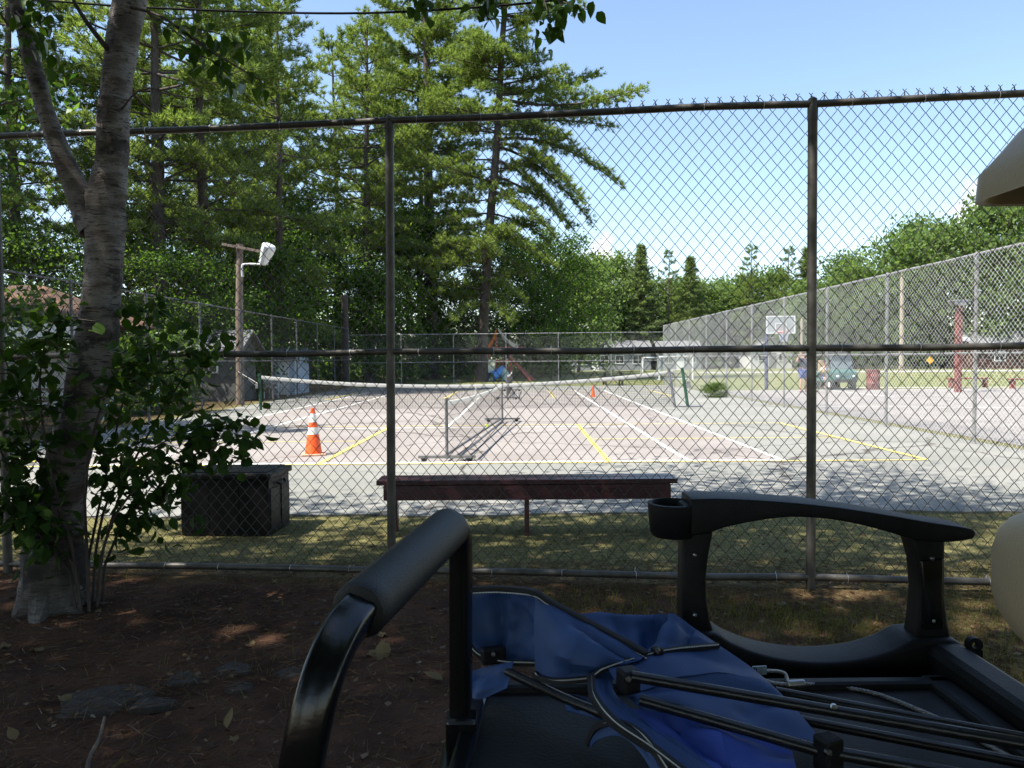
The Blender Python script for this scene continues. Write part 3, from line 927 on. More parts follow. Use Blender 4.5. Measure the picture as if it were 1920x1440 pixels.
# pines and leafy trees beyond the left side fence
for key, nm, x, y, s, rz, lab in (
    ('pine_a', 'pine_tree', -15.2, 32.0, 1.0, 0.3, 'tall pine whose trunk shows just right of the birch stem'),
    ('pine_b', 'pine_tree', -13.6, 33.6, 1.12, 1.9, 'tall pine trunk beside the first one, right of the birch'),
    ('pine_b', 'pine_tree', -11.7, 38.5, 0.95, 3.0, 'thin pine standing behind the light pole'),
    ('pine_a', 'pine_tree', -20.5, 31.0, 0.9, 4.1, 'pine seen between the two birch stems at top left'),
    ('pine_a', 'pine_tree', -25.0, 35.0, 1.0, 5.2, 'pine at the left edge of the view above the brown roof'),
    ('pine_b', 'pine_tree', -18.0, 43.0, 1.1, 0.9, 'pine deep in the wood behind the light pole'),
    ('pine_a', 'pine_tree', -9.6, 50.0, 0.98, 2.2, 'pine left of the two big central pines, behind the far fence'),
    ('pine_b', 'pine_tree', -13.0, 55.0, 1.15, 4.9, 'pine deep behind the dark wooden pole'),
    ('pine_b', 'pine_tree', -23.5, 48.0, 1.2, 5.9, 'distant pine top behind the birch stem'),
    ('pine_b', 'pine_tree', -7.2, 60.0, 1.2, 3.7, 'pine filling in behind the left one of the central pair'),
    ('pine_b', 'pine_tree', -16.8, 36.5, 0.9, 2.8, 'pine standing between the two trunk pairs right of the birch'),
    ('pine_b', 'pine_tree', -21.5, 27.5, 0.85, 0.5, 'pine with low boughs behind the birch fork'),
    ('pine_a', 'pine_tree', -14.6, 46.5, 1.05, 5.0, 'pine filling in left of the dark wooden pole'),
    ('pine_b', 'pine_tree', -11.2, 59.0, 1.25, 0.7, 'far pine top left of the central pair'),
    ('pine_a', 'pine_tree', -10.6, 66.0, 1.15, 1.8, 'farthest pine top left of the central pair'),
    ('pine_b', 'pine_tree', -19.4, 52.0, 1.25, 4.2, 'far pine top right of the birch stem'),
    ('pine_a', 'pine_tree', -28.5, 26.5, 0.95, 1.4, 'pine overhanging the brown roofed shelter at the left'),
):
    tree(key, nm, x, y, lab, s, rz, group=GP)
for key, nm, x, y, s, rz, lab in (
    ('under', 'maple_tree', -12.6, 29.5, 0.72, 0.4, 'low leafy tree behind the light pole lamp'),
    ('under', 'maple_tree', -11.6, 36.0, 0.85, 2.0, 'low leafy tree over the pale blue shed'),
    ('maple', 'maple_tree', -12.3, 45.0, 0.82, 1.1, 'bright leafy tree left of the dark wooden pole'),
    ('maple', 'maple_tree', -7.8, 57.0, 1.0, 3.3, 'bright leafy tree left of the central pine trunks'),
    ('maple', 'maple_tree', -16.6, 49.0, 1.0, 4.4, 'leafy tree deep behind the weathered shed'),
    ('maple', 'maple_tree', -20.0, 38.5, 0.72, 5.5, 'leafy tree right of the birch stem, behind the pines'),
    ('under', 'maple_tree', -17.6, 27.5, 0.8, 0.2, 'leafy tree behind the birch trunk'),
    ('maple', 'maple_tree', -25.0, 29.0, 0.7, 2.7, 'leafy tree above the brown roof at far left'),
    ('maple', 'maple_tree', -0.5, 66.0, 0.95, 1.7, 'leafy tree behind the play set'),
    ('maple', 'maple_tree', 3.8, 69.0, 1.0, 0.8, 'rounded leafy tree just right of the central pines'),
    ('under', 'maple_tree', -4.6, 62.0, 1.0, 3.9, 'low leafy tree between the two central pine trunks'),
    ('under', 'maple_tree', 1.6, 61.0, 0.95, 5.0, 'dark low tree right of the play set'),
    ('under', 'maple_tree', -9.0, 47.0, 0.9, 4.6, 'low leafy tree behind the far corner of the fence'),
    ('under', 'maple_tree', -14.5, 39.5, 0.8, 1.2, 'low leafy tree in the shade behind the weathered shed'),
):
    tree(key, nm, x, y, lab, s, rz, group=GL)
# far side of the field
for key, nm, x, y, s, sz, rz, lab in (
    ('hill', 'leafy_tree', 7.0, 78, 0.92, 0.94, 0.1, 'far leafy tree left of the small white cloud'),
    ('hill', 'leafy_tree', 10.6, 93, 1.03, 1.07, 1.2, 'far leafy tree below the small white cloud'),
    ('hill', 'leafy_tree', 14.0, 97, 0.97, 1.12, 2.3, 'far rounded tree left of the first spruce spire'),
    ('spruce', 'spruce_tree', 16.4, 94, 1.45, 1.20, 0.0, 'leftmost far spruce spire above the soccer goal'),
    ('hill', 'leafy_tree', 17.8, 101, 0.86, 0.99, 0.9, 'far round tree behind the first two spruce spires'),
    ('pine_b', 'spruce_tree', 20.0, 94, 0.55, 0.68, 1.0, 'ragged far conifer, second from the cloud'),
    ('spruce', 'spruce_tree', 22.7, 94, 1.35, 1.08, 2.0, 'third far spruce spire, shorter than its neighbours'),
    ('hill', 'leafy_tree', 21.5, 102, 0.92, 0.93, 3.4, 'low far tree filling between the spruce spires'),
    ('hill', 'leafy_tree', 24.6, 99, 0.92, 0.88, 2.6, 'low far tree right of the third spruce spire'),
    ('hill', 'leafy_tree', 27.4, 100, 0.92, 0.83, 4.5, 'low far tree in the dip of the skyline'),
    ('pine_b', 'spruce_tree', 30.4, 94, 0.68, 0.70, 3.0, 'broad far conifer above the basketball backboard'),
    ('hill', 'leafy_tree', 29.6, 103, 0.92, 0.93, 5.6, 'low far tree behind the broad conifer'),
    ('hill', 'leafy_tree', 32.8, 101, 0.92, 0.96, 0.2, 'low far tree between the two broad conifers'),
    ('pine_b', 'spruce_tree', 35.0, 94, 0.66, 0.69, 4.0, 'broad far conifer left of the fence post'),
    ('spruce', 'spruce_tree', 37.4, 94, 1.5, 1.16, 5.0, 'far spruce half hidden by the fence post'),
    ('hill', 'leafy_tree', 36.2, 101, 0.92, 1.01, 1.4, 'low far tree behind the fence post'),
    ('hill', 'leafy_tree', 34.0, 84, 0.86, 0.75, 0.7, 'low far tree just right of the fence post'),
    ('hill', 'leafy_tree', 38.5, 83, 0.97, 0.87, 1.8, 'far tree where the right wood begins to rise'),
    ('hill', 'leafy_tree', 43.0, 82, 1.08, 1.12, 2.9, 'far tree behind the pale utility pole'),
    ('hill', 'leafy_tree', 47.5, 82, 1.08, 1.21, 4.0, 'far tree behind the red post'),
    ('hill', 'leafy_tree', 52.0, 81, 1.19, 1.42, 5.1, 'tallest far tree under the beige cart roof'),
    ('hill', 'leafy_tree', 57.0, 81, 1.19, 1.49, 0.3, 'far tree at the right edge of the view'),
    ('hill', 'leafy_tree', 41.0, 92, 0.97, 1.06, 3.7, 'back tree of the right wood above the side fence'),
    ('hill', 'leafy_tree', 50.0, 92, 1.08, 1.37, 2.1, 'back tree of the right wood, behind the red post'),
    ('hill', 'leafy_tree', 63.0, 84, 1.19, 1.49, 1.5, 'far tree beyond the right edge of the view'),
):
    tree(key, nm, x, y, lab, s, rz, sz, group=GF)
for x, y, s, rz, lab in ((-10.6, 22.0, 0.9, 0.0, 'bush against the left fence before the light pole'),
                         (-11.2, 31.0, 1.0, 1.0, 'bush beside the pale blue shed'),
                         (-13.0, 17.5, 1.0, 2.0, 'bush beyond the left fence behind the saplings'),
                         (-4.0, 56.0, 1.3, 3.0, 'bush left of the nearer central pine trunk'),
                         (2.6, 58.0, 1.4, 4.0, 'dark bush right of the play set'),
                         (-7.0, 48.5, 1.1, 5.0, 'bush at the left end of the far fence')):
    tree('bush', 'bush', x, y, lab, s, rz, cat='bush', group='bushes')
# trees that overhang the place from outside the view and give its shade
for key, x, y, s, rz, lab in (
    ('shade', -6.8, -0.6, 1.08, 2.2, 'shade tree standing left of the viewer'),
    ('shade', -3.4, -5.2, 1.05, 4.0, 'shade tree standing behind the viewer'),
    ('shade', 4.4, -6.4, 1.0, 1.0, 'shade tree standing behind the cart'),
    ('maple', -6.0, -7.0, 1.1, 0.3, 'unseen sky-blocking tree well behind the viewer on the left'),  # maples added out of view to hold back sky light from behind
    ('maple', 0.6, -8.0, 1.1, 1.3, 'unseen sky-blocking tree well behind the viewer'),
    ('maple', 7.0, -6.5, 1.1, 2.3, 'unseen sky-blocking tree well behind the cart'),
    ('maple', 11.5, -1.0, 1.05, 3.3, 'unseen sky-blocking tree at the right of the cart'),
    ('maple', -12.5, -3.0, 1.1, 4.3, 'unseen sky-blocking tree well left of the viewer'),
    ('pine_b', -14.2, 12.5, 0.8, 3.0, 'pine beyond the left fence, outside the view'),
    ('maple', -13.4, 14.5, 0.8, 0.4, 'leafy tree leaning over the left fence, outside the view'),
    ('pine_a', -22.5, 17.0, 0.85, 1.4, 'pine left of the brown roofed shelter, outside the view'),
):
    tree(key, 'shade_tree', x, y, lab, s, rz, group='trees round the viewer')

# ---- undergrowth: a mass nobody could count
rng = np.random.default_rng(91)
nU = 26000
ux = rng.uniform(-42, -9.9, nU); uy = rng.uniform(52, 75, nU); uz = rng.uniform(0, 1, nU) ** 1.3 * 6.5
v, f = leaf_quads(np.stack([ux, uy, uz], 1), 0.42 * rng.uniform(.6, 1.2, nU), rng)
n2_ = 9000
ux = rng.uniform(-9.9, 6, n2_); uy = rng.uniform(68, 78, n2_); uz = rng.uniform(0, 1, n2_) ** 1.4 * 5.5
v2, f2 = leaf_quads(np.stack([ux, uy, uz], 1), 0.42 * rng.uniform(.6, 1.2, n2_), rng)
n3_ = 12000
ux = rng.uniform(6, 75, n3_); uy = rng.uniform(100, 112, n3_) - 0.22 * np.maximum(0, ux - 25); uz = rng.uniform(0, 1, n3_) ** 1.3 * 5.5
v3, f3 = leaf_quads(np.stack([ux, uy, uz], 1), 0.7 * rng.uniform(.6, 1.2, n3_), rng)
ug = raw_obj('undergrowth', mesh_fast('undergrowth', np.concatenate([v, v2, v3]), np.concatenate([f, f2 + len(v), f3 + len(v) + len(v2)])), L_dec)
tag(ug, 'dark green undergrowth filling the wood behind the trees', 'undergrowth', kind='stuff')


# ---- the two big central pines, branch by branch
def hero(name, label, d, trunk, br, base_r, seed, extra):
    """trunk: [(px,py)] ; br: [(py on trunk, tip px, tip py, depth change, bend, width)]"""
    T = Tree(seed); rng = T.rng
    tp = np.array([at(px, py, d) for px, py in trunk]); tp[0][2] = 0.0
    path = smooth_path(tp, 30); zz = path[:, 2]
    H = zz[-1]
    T.w.tube(path, np.interp(zz, [0, 0.6, 4, H], [base_r * 1.35, base_r * 1.05, base_r * .95, base_r * .25]), 12, caps=False)

    def on(py):
        ys_ = [p[1] for p in trunk][::-1]; xs_ = [p[0] for p in trunk][::-1]
        return at(np.interp(py, ys_, xs_), py, d)
    for py, tx, ty, dd, bend, wd in br:
        P0 = on(py); P1 = at(tx, ty, d + dd); ln = np.linalg.norm(P1 - P0)
        pine_branch(T, P0, P1, bend, 0.03 + 0.011 * ln, 1.35, 18, 0.30, 0.045, start=0.24, width=wd * 1.15)
    for _ in range(extra):
        py = rng.uniform(-330, 560); a = rng.uniform(0, 6.283)
        P0 = on(py); t = (py + 330) / 850.0
        ln = rng.uniform(2.0, 5.8) * (0.4 + 0.6 * min(1, t * 1.8)); el = rng.normal(0.05, 0.14) + 0.35 * (1 - t) ** 2
        dx = math.cos(a)
        if dx > 0.25 and name == 'B': ln *= 0.72
        P1 = P0 + ln * np.array([dx * math.cos(el), math.sin(a) * math.cos(el), math.sin(el)])
        pine_branch(T, P0, P1, -0.05 * ln, 0.02 + 0.009 * ln, 1.2, 16, 0.30, 0.045, start=0.2)
    for _ in range(26):
        py = rng.uniform(420, 640); a = rng.uniform(0, 6.28); P0 = on(py); ln = rng.uniform(.7, 2.6)
        e = P0 + ln * np.array([math.cos(a), math.sin(a), rng.uniform(-.5, .05)])
        T.limb(np.array([P0, (P0 + e) / 2 + (0, 0, .1), e]), 0.022, 0.005, 4)
    me, mc = T.meshes('hero'); me.materials.append(M_bark); mc.materials.append(L_pine)
    base = path[0]
    for m in (me, mc):
        m.transform(Matrix.Translation((-base[0], -base[1], 0)))
    root = thing('pine_tree', label, 'tree', (base[0], base[1], 0), group=GP)
    raw_obj('trunk', me, None, root); raw_obj('crown', mc, None, root)


hero('A', 'big pine with thick dark trunk, left one of the central pair', 57.0,
     [(812, 712), (810, 600), (808, 480), (804, 380), (802, 250), (800, 120), (796, 0), (792, -160), (790, -330)],
     [(120, 690, 60, 1, .3, 1), (110, 900, 60, -1, .2, 1), (180, 660, 150, -1, .4, 1), (170, 880, 190, 2, .2, .9), (230, 640, 215, 2, .3, 1.1),
      (240, 905, 185, -2, -.2, 1.0), (300, 655, 285, -2, .3, 1), (290, 900, 270, 1, .3, .9), (350, 680, 355, 1, .3, 1), (350, 895, 330, -2, .4, 1),
      (410, 690, 425, -2, .3, 1), (400, 900, 405, 1, .3, 1), (455, 740, 480, 2, .2, .9), (60, 700, 0, 2, .3, 1), (50, 880, -20, -2, .2, 1),
      (0, 690, -60, 0, .2, 1), (0, 900, -60, 0, .2, 1), (440, 860, 400, -4, .2, .9), (330, 760, 300, -5, .2, .9), (200, 840, 170, -5, .2, .9)],
     0.46, 71, 150)
hero('B', 'big pine with long branches reaching out over the sky, right one of the central pair', 50.0,
     [(903, 712), (907, 600), (913, 500), (920, 400), (930, 290), (936, 190), (940, 100), (946, 20), (952, -120), (960, -300)],
     [(185, 1205, 165, -1, -1.3, 1.15), (178, 1120, 138, 2, -.5, .9), (160, 1060, 130, -2, -.2, .8),
      (235, 1150, 238, 1, .5, .75), (228, 1070, 262, -2, .6, .9), (262, 1165, 352, -1, 2.4, .8), (275, 1108, 418, 1, 2.0, .8),
      (268, 1095, 380, -3, 1.6, .8), (300, 1060, 425, -1, 1.4, .9), (330, 1075, 428, 2, 1.2, .7), (360, 1040, 440, -2, .6, .9), (400, 1030, 455, 1, .4, .8),
      (440, 1040, 500, -2, .6, .9), (470, 1000, 520, 1, .5, .9),
      (150, 830, 130, 1, -.3, .9), (200, 800, 215, -1, .2, .9), (110, 860, 70, -2, .2, .9), (250, 830, 260, 2, .3, .9),
      (300, 820, 310, -2, .3, 1), (350, 815, 350, 1, .3, 1), (400, 820, 420, -1, .3, 1), (450, 830, 470, 1, .3, 1),
      (60, 1030, 20, 0, -.2, .9), (30, 1095, 10, -1, -.3, .8), (70, 985, 60, 2, 0, .8), (0, 1040, -40, 1, -.3, .9), (20, 870, -10, 0, .2, 1),
      (-40, 1050, -90, -1, -.2, .9), (-40, 860, -80, 1, .2, .9), (520, 980, 560, -2, .4, .8), (560, 960, 600, -3, .3, .7), (560, 850, 600, -2, .3, .7),
      (110, 985, 110, -3, 0, .9), (90, 920, 90, -4, .1, .9)],
     0.36, 73, 150)
# one loose low bough in front of the trunks

# ---- birch in front of the fence
m_birch, nt, b = nodes_of('birch_bark'); k = NT(nt); b.inputs['Roughness'].default_value = 0.8
lent = k.noise(13, 4, 0.6, (1.0, 1.0, 7.0)); blot = k.noise(2.6, 5, 0.65, (1, 1, 1.3), 4.0); fine = k.noise(45, 5, 0.7, (1, 1, 4.0))
c = k.mix(k.ss(k.noise(4, 4, .6, (1, 1, 2.5), 9.0), 0.38, 0.62), (0.14, 0.11, 0.09), (0.34, 0.305, 0.275))
c = k.mix(k.op('MULTIPLY', k.ss(fine, 0.52, 0.62), 0.55), c, (0.13, 0.10, 0.085))
c = k.mix(k.op('MULTIPLY', k.ss(lent, 0.57, 0.62), 0.9), c, (0.04, 0.03, 0.026))
c = k.mix(k.op('MULTIPLY', k.ss(blot, 0.535, 0.60), 0.85), c, (0.035, 0.028, 0.024))
basal_shade = k.op('MULTIPLY', k.ss(k.op('MULTIPLY', k.z, -1.0), -1.3, -0.2), k.ss(k.noise(4, 4, .6, (1, 1, 1), 2.0), 0.3, 0.6))
c = k.mix(k.op('MULTIPLY', basal_shade, 0.7), c, (0.06, 0.05, 0.042))                     # rough old bark, darkened towards the foot with shade put into its colour
nt.links.new(c, b.inputs['Base Color'])
k.bump(b, k.op('ADD', k.op('MULTIPLY', lent, 0.8), k.op('ADD', fine, blot)), 0.9, 0.02)
DB = 4.72
btr = [(92, 1165, 62), (98, 1090, 52), (104, 1000, 47), (120, 900, 39), (142, 810, 36), (170, 700, 36), (186, 600, 34), (196, 500, 34),
       (196, 410, 35), (208, 310, 27), (214, 210, 28), (223, 120, 28), (242, 10, 27), (264, -140, 24), (287, -330, 20)]
base = at(88, 1165, DB); base[2] = 0.0
birch = thing('birch_tree', 'forked birch with peeling grey bark standing before the fence at left', 'tree', base)
bt = [at(x, y, DB) for x, y, _ in btr]
bt[0][2] = -0.05
topz = bt[-1]
bt += [topz + (0.35, 0.2, 1.3), topz + (0.6, 0.3, 2.8), topz + (0.9, 0.2, 4.6)]
br_ = [r * DB / F for *_, r in btr] + [0.07, 0.05, 0.015]
path = smooth_path(bt, 90); rr = np.interp(np.linspace(0, 1, len(path)), np.linspace(0, 1, len(br_)), br_)


def bark_tube(path, rr, n, seed):
    """trunk tube with lumps, horizontal ridges and flutes at the foot"""
    rng = np.random.default_rng(seed); g = G(); g.tube(path, rr, n, caps=False)
    v = g.v[0].reshape(len(path), n, 3); ctr = path[:, None, :]; d = v - ctr
    ang = np.linspace(0, 2 * math.pi, n, endpoint=False)[None, :]; s = np.arange(len(path))[:, None]
    z = path[:, 2][:, None]
    q = 1 + 0.05 * np.sin(ang * 2 + s * .35) + 0.04 * np.sin(ang * 5 - s * .8) + 0.03 * rng.normal(size=(len(path), n))
    q += 0.22 * np.clip(0.5 - z, 0, 1) * np.sin(ang * 5 + 1.0) * (n > 15)
    g.v[0] = (ctr + d * q[..., None]).reshape(-1, 3)
    return g


trunk = build('trunk', bark_tube(path, rr, 22, 5), m_birch, birch, smooth=True)
fb = [(180, 430, 32), (150, 370, 22), (122, 305, 18), (98, 245, 17), (80, 190, 16), (65, 135, 15), (47, 60, 14), (24, -15, 13), (-20, -150, 11), (-70, -320, 8)]
fpts = [at(x, y, DB - 0.06 * i / 9) for i, (x, y, _) in enumerate(fb)]
fpts += [fpts[-1] + (-0.5, 0.2, 1.5), fpts[-1] + (-0.9, 0.1, 3.0)]
fr_ = [r * DB / F for *_, r in fb] + [0.02, 0.008]
pth = smooth_path(fpts, 60)
build('limb', bark_tube(pth, np.interp(np.linspace(0, 1, len(pth)), np.linspace(0, 1, len(fr_)), fr_), 14, 6), m_birch, birch, smooth=True, label='side limb forking off to the left')
for pts, r in (([(212, 104), (178, 62), (152, 25), (128, -20), (90, -110)], 0.018), ([(238, 12), (300, 30), (360, 72), (420, 112), (488, 150)], 0.010),
               ([(228, 205), (258, 172), (300, 168), (345, 190)], 0.006), ([(168, 660), (120, 640), (70, 650)], 0.008)):
    g = G(); P = smooth_path([at(x, y, DB - 0.05 - 0.1 * i) for i, (x, y) in enumerate(pts)], 16)
    g.tube(P, np.linspace(r, r * .3, len(P)), 6)
    build('branch', g, M_bark, birch, smooth=True)
kr = np.random.default_rng(8)
g = G()                                                          # curls of peeling bark
for _ in range(70):
    i = kr.integers(8, len(path) - 30); a = kr.uniform(math.pi * 0.95, math.pi * 2.05)
    c_ = path[i] + np.array([math.cos(a), math.sin(a), 0]) * rr[i] * 1.02
    w, h = kr.uniform(.015, .05), kr.uniform(.008, .022)
    tg = np.array([-math.sin(a), math.cos(a), 0]); o_ = np.array([math.cos(a), math.sin(a), 0])
    P = [[c_ + tg * (s - .5) * w + np.array([0, 0, (q - .5) * h]) + o_ * (0.004 + 0.016 * q * s) for q in (0, .5, 1)] for s in (0, .5, 1)]
    g.grid(np.array(P))
build('peeling_bark', g, m_birch, birch, kind='stuff')
for a, ln in ((-1.2, .30), (-.4, .34), (.5, .3), (2.4, .3)):      # roots running into the soil
    d = np.array([math.cos(a), math.sin(a), 0]); b0_ = np.array([base[0], base[1], 0])
    g = G(); P = smooth_path([b0_ + d * .10 + (0, 0, .10), b0_ + d * .17 + (0, 0, .02), b0_ + d * (.19 + ln * .25) + (0, 0, -.022), b0_ + d * (.2 + ln * .5) + (.02, 0, -.07)], 14)
    g.tube(P, np.linspace(.085, .03, len(P)), 9); build('root', g, m_birch, birch, smooth=True)
# crown above the frame
rng = np.random.default_rng(17); T = Tree(17); C = []
for i in range(64):
    z = rng.uniform(4.8, 10.2); tt = (z - 4.8) / 5.4; p = path[np.argmin(np.abs(path[:, 2] - z))]
    a = rng.uniform(0, 6.283); ln = rng.uniform(1.6, 5.4) * (1.05 - 0.45 * tt)
    e = p + ln * np.array([math.cos(a), math.sin(a) * 0.9, rng.uniform(0.2, 0.6)])
    e[2] = max(e[2], 2.3 + 0.5 * e[1])
    if e[1] < 4.2 and e[0] > -3.2 and rng.random() < 0.7: continue  # gap shaped in the unseen crown to let sun patches through
    T.limb(smooth_path([p, (p + e) / 2 + (0, 0, .25), e], 6), 0.03, 0.006, 4)
    for s in np.linspace(0.3, 1, 7):
        q = p + (e - p) * s
        for _ in range(3): C.append(q + rng.normal(size=3) * 0.38)
C = np.array(C); P = np.repeat(C, 12, 0); P = P + rng.normal(size=P.shape) * np.array([.42, .42, .32])
top_of_frame = 1.55 + 0.50 * P[:, 1]
P = P[P[:, 2] > top_of_frame + 0.25]
T.leaves(*leaf_quads(P, 0.15 * rng.uniform(.7, 1.15, len(P)), rng, 0.5))
me, mc = T.meshes('birch'); me.materials.append(M_bark); mc.materials.append(L_birch)
for nm, m in (('branch', me), ('crown', mc)):
    m.transform(Matrix.Translation(tuple(-base))); o = raw_obj(nm, m, None, birch)
o['kind'] = 'stuff'


# ---- single leaves
def leaf_mesh(name, L, W, fold, curl, m):
    u = np.array([0, .18, .42, .7, 1.0]); w = np.array([0.02, .42, .5, .32, 0.0]) * W
    v = []
    for a, q in zip(u, w):
        z = -curl * L * a * a
        v += [[a * L, -q, z + fold * q], [a * L, 0, z], [a * L, q, z + fold * q]]
    f = []
    for i in range(4):
        f += [(3 * i, 3 * i + 3, 3 * i + 4, 3 * i + 1), (3 * i + 1, 3 * i + 4, 3 * i + 5, 3 * i + 2)]
    me = bpy.data.meshes.new(name); me.from_pydata(v, [], f); me.shade_smooth(); me.materials.append(m); return me


LEAVES = [leaf_mesh('leaf', 0.115, 0.075, 0.35, 0.25, L_birch), leaf_mesh('leaf', 0.10, 0.07, 0.2, 0.1, L_birch), leaf_mesh('leaf', 0.09, 0.055, 0.5, 0.4, L_birch)]
lrng = random.Random(31)


def put_leaf(p, parent, s=1.0, az=None, me=None):
    o = raw_obj('leaf', me or lrng.choice(LEAVES), None, parent)
    o.location = tuple(np.asarray(p) - ORG[parent.name])
    o.rotation_euler = (lrng.gauss(0, .45), math.radians(lrng.uniform(15, 75)), lrng.uniform(0, 6.28) if az is None else az + lrng.gauss(0, .6))
    o.scale = (s,) * 3
    return o


sap_base = at(160, 1075, 4.85); sap_base[2] = 0
sapl = thing('sapling', 'dark leafy birch shoots crowding round the foot of the birch', 'shrub', sap_base)
stems = [
    [(160, 1075, 4.85), (190, 930, 4.85), (222, 790, 4.85), (252, 660, 4.8), (285, 565, 4.8)],
    [(172, 1075, 4.8), (205, 930, 4.7), (290, 840, 4.6), (380, 800, 4.55), (448, 792, 4.5)],
    [(150, 1085, 4.7), (110, 960, 4.6), (60, 830, 4.55), (20, 700, 4.5), (-20, 620, 4.5)],
    [(180, 1075, 4.9), (235, 900, 4.9), (310, 760, 4.85), (365, 680, 4.8), (405, 625, 4.8)],
    [(150, 1075, 4.6), (95, 880, 4.45), (75, 740, 4.4), (85, 640, 4.4), (120, 575, 4.4)],
    [(190, 1075, 4.8), (230, 985, 4.75), (280, 930, 4.7), (335, 895, 4.65)],
    [(140, 1085, 4.6), (80, 1010, 4.5), (30, 950, 4.4), (-30, 930, 4.4)],
    [(180, 1075, 4.7), (220, 960, 4.6), (300, 880, 4.5), (385, 845, 4.45), (440, 820, 4.4)],
    [(165, 1075, 4.6), (160, 900, 4.45), (190, 760, 4.4), (225, 690, 4.35), (300, 640, 4.35)],
    [(150, 1075, 4.65), (60, 960, 4.5), (-10, 820, 4.45), (-40, 720, 4.4)],
]
allp = []
for st in stems:
    P = smooth_path([at(*q) for q in st], 18); P[0][2] = 0
    g = G(); g.tube(P, np.linspace(0.010, 0.003, len(P)), 5); build('stem', g, M_bark, sapl, smooth=True)
    for i in range(5, len(P)):
        for _ in range(3):
            allp.append((P[i], 1.0))
        if lrng.random() < 0.75:                                  # a side twig
            d = np.array([lrng.gauss(0, .2), lrng.gauss(0, .1), lrng.uniform(-.12, .12)])
            g = G(); e = P[i] + d; g.tube([P[i], (P[i] + e) / 2 + (0, 0, .02), e], [.003, .0025, .0015], 4); build('twig', g, M_bark, sapl)
            for s in (0.4, 0.7, 1.0):
                allp.append((P[i] + d * s, 0.9))
lrng.shuffle(allp)
for p, s in allp[:290]:
    put_leaf(p + np.array([lrng.gauss(0, .05), lrng.gauss(0, .05), lrng.gauss(0, .035)]), sapl, s * lrng.uniform(0.7, 1.15))
P = np.array([p for p, _ in allp]); P = np.concatenate([P, P]); P = P + np.random.default_rng(5).normal(size=P.shape) * 0.07
def leaf_array(P, rng, s0, s1):
    me = LEAVES[0]; lv = np.array([q.co[:] for q in me.vertices]); lf = np.array([q.vertices[:] for q in me.polygons]); n = len(P)
    az = rng.uniform(0, 6.283, n); el = np.radians(rng.uniform(10, 80, n)); ro = rng.normal(0, .5, n); sc = rng.uniform(s0, s1, n)
    d = np.stack([np.cos(az) * np.cos(el), np.sin(az) * np.cos(el), -np.sin(el)], 1)
    h = np.stack([-np.sin(az), np.cos(az), np.zeros(n)], 1); u = np.cross(d, h)
    h2 = h * np.cos(ro)[:, None] + u * np.sin(ro)[:, None]; u2 = np.cross(d, h2)
    v = P[:, None, :] + sc[:, None, None] * (lv[None, :, 0:1] * d[:, None] + lv[None, :, 1:2] * h2[:, None] - lv[None, :, 2:3] * u2[:, None])
    f = lf[None] + (np.arange(n) * len(lv))[:, None, None]
    return v.reshape(-1, 3), f.reshape(-1, 4)


v, f = leaf_array(P, np.random.default_rng(6), .55, .95)
o = raw_obj('foliage', mesh_fast('sapling_foliage', v - sap_base, f), L_birch, sapl); o['kind'] = 'stuff'

# leafy twigs hanging into the top of the view
tw_base = at(1010, -60, 3.9)
hang = thing('hanging_twig', 'dark leaves on twigs hanging from above at the top centre of the view', 'twig', tw_base)
tws = [[(960, -60, 4.0), (1010, -15, 3.9), (1060, 5, 3.8), (1100, 18, 3.75)], [(1000, -50, 3.9), (1020, 0, 3.85), (1030, 40, 3.8), (1026, 78, 3.8)],
       [(1040, -50, 3.9), (1050, 0, 3.85), (1046, 45, 3.8)], [(860, -60, 4.1), (905, -25, 4.0), (925, 15, 4.0)], [(760, -60, 4.2), (782, -20, 4.1), (790, 15, 4.1)],
       [(900, -60, 4.1), (912, -10, 4.05), (916, 30, 4.0)]]
for q in tws:
    P = smooth_path([at(*t) for t in q], 14); g = G(); g.tube(P, np.linspace(.005, .0018, len(P)), 5); build('twig', g, M_bark, hang)
    for i in range(3, len(P)):
        for _ in range(2):
            put_leaf(P[i] + np.array([lrng.gauss(0, .03), lrng.gauss(0, .05), lrng.gauss(-.02, .02)]), hang, lrng.uniform(.55, .8))
tw_base = at(250, -10, 4.6)
for q in ([(300, 30, 4.55), (370, 75, 4.45), (430, 115, 4.35), (485, 148, 4.3)], [(330, 50, 4.5), (400, 60, 4.4), (450, 80, 4.35)], [(30, 20, 4.5), (70, 70, 4.4), (90, 120, 4.4)],
          [(40, -20, 4.6), (90, 20, 4.5), (60, 60, 4.45)], [(345, 100, 4.4), (390, 110, 4.4), (440, 145, 4.3)]):
    P = smooth_path([at(*t) for t in q], 14); g = G(); g.tube(P, np.linspace(.005, .0018, len(P)), 5); build('twig', g, M_bark, birch)
    for i in range(2, len(P)):
        for _ in range(2):
            put_leaf(P[i] + np.array([lrng.gauss(0, .035), lrng.gauss(0, .06), lrng.gauss(-.02, .03)]), birch, lrng.uniform(.65, .95))

# overhead cable
g = G(); g.tube(smooth_path([at(-300, -40, 9.0), at(100, 2, 8.6), at(360, 18, 8.3), at(640, 25, 8.0), at(860, 16, 7.8), at(1060, -2, 7.6), at(1500, -60, 7.2)], 40), 0.012, 6)
cab = build('overhead_cable', g, M_cablemat, org=at(640, 25, 8.0), smooth=True); tag(cab, 'black overhead cable sagging across the tree tops', 'cable')

# ================================================================== on the court
# ---- storage box
bp0 = np.array([-2.53, 6.75, 0.0])
box = thing('storage_box', 'dark brown resin storage box on the grass behind the fence', 'storage box', bp0)
rzb = -0.06


def bx(g, x, y, z, sx, sy, sz):
    c, s = math.cos(rzb), math.sin(rzb)
    g.box(bp0 + (x * c - y * s, x * s + y * c, z), (sx, sy, sz), rzb); return g


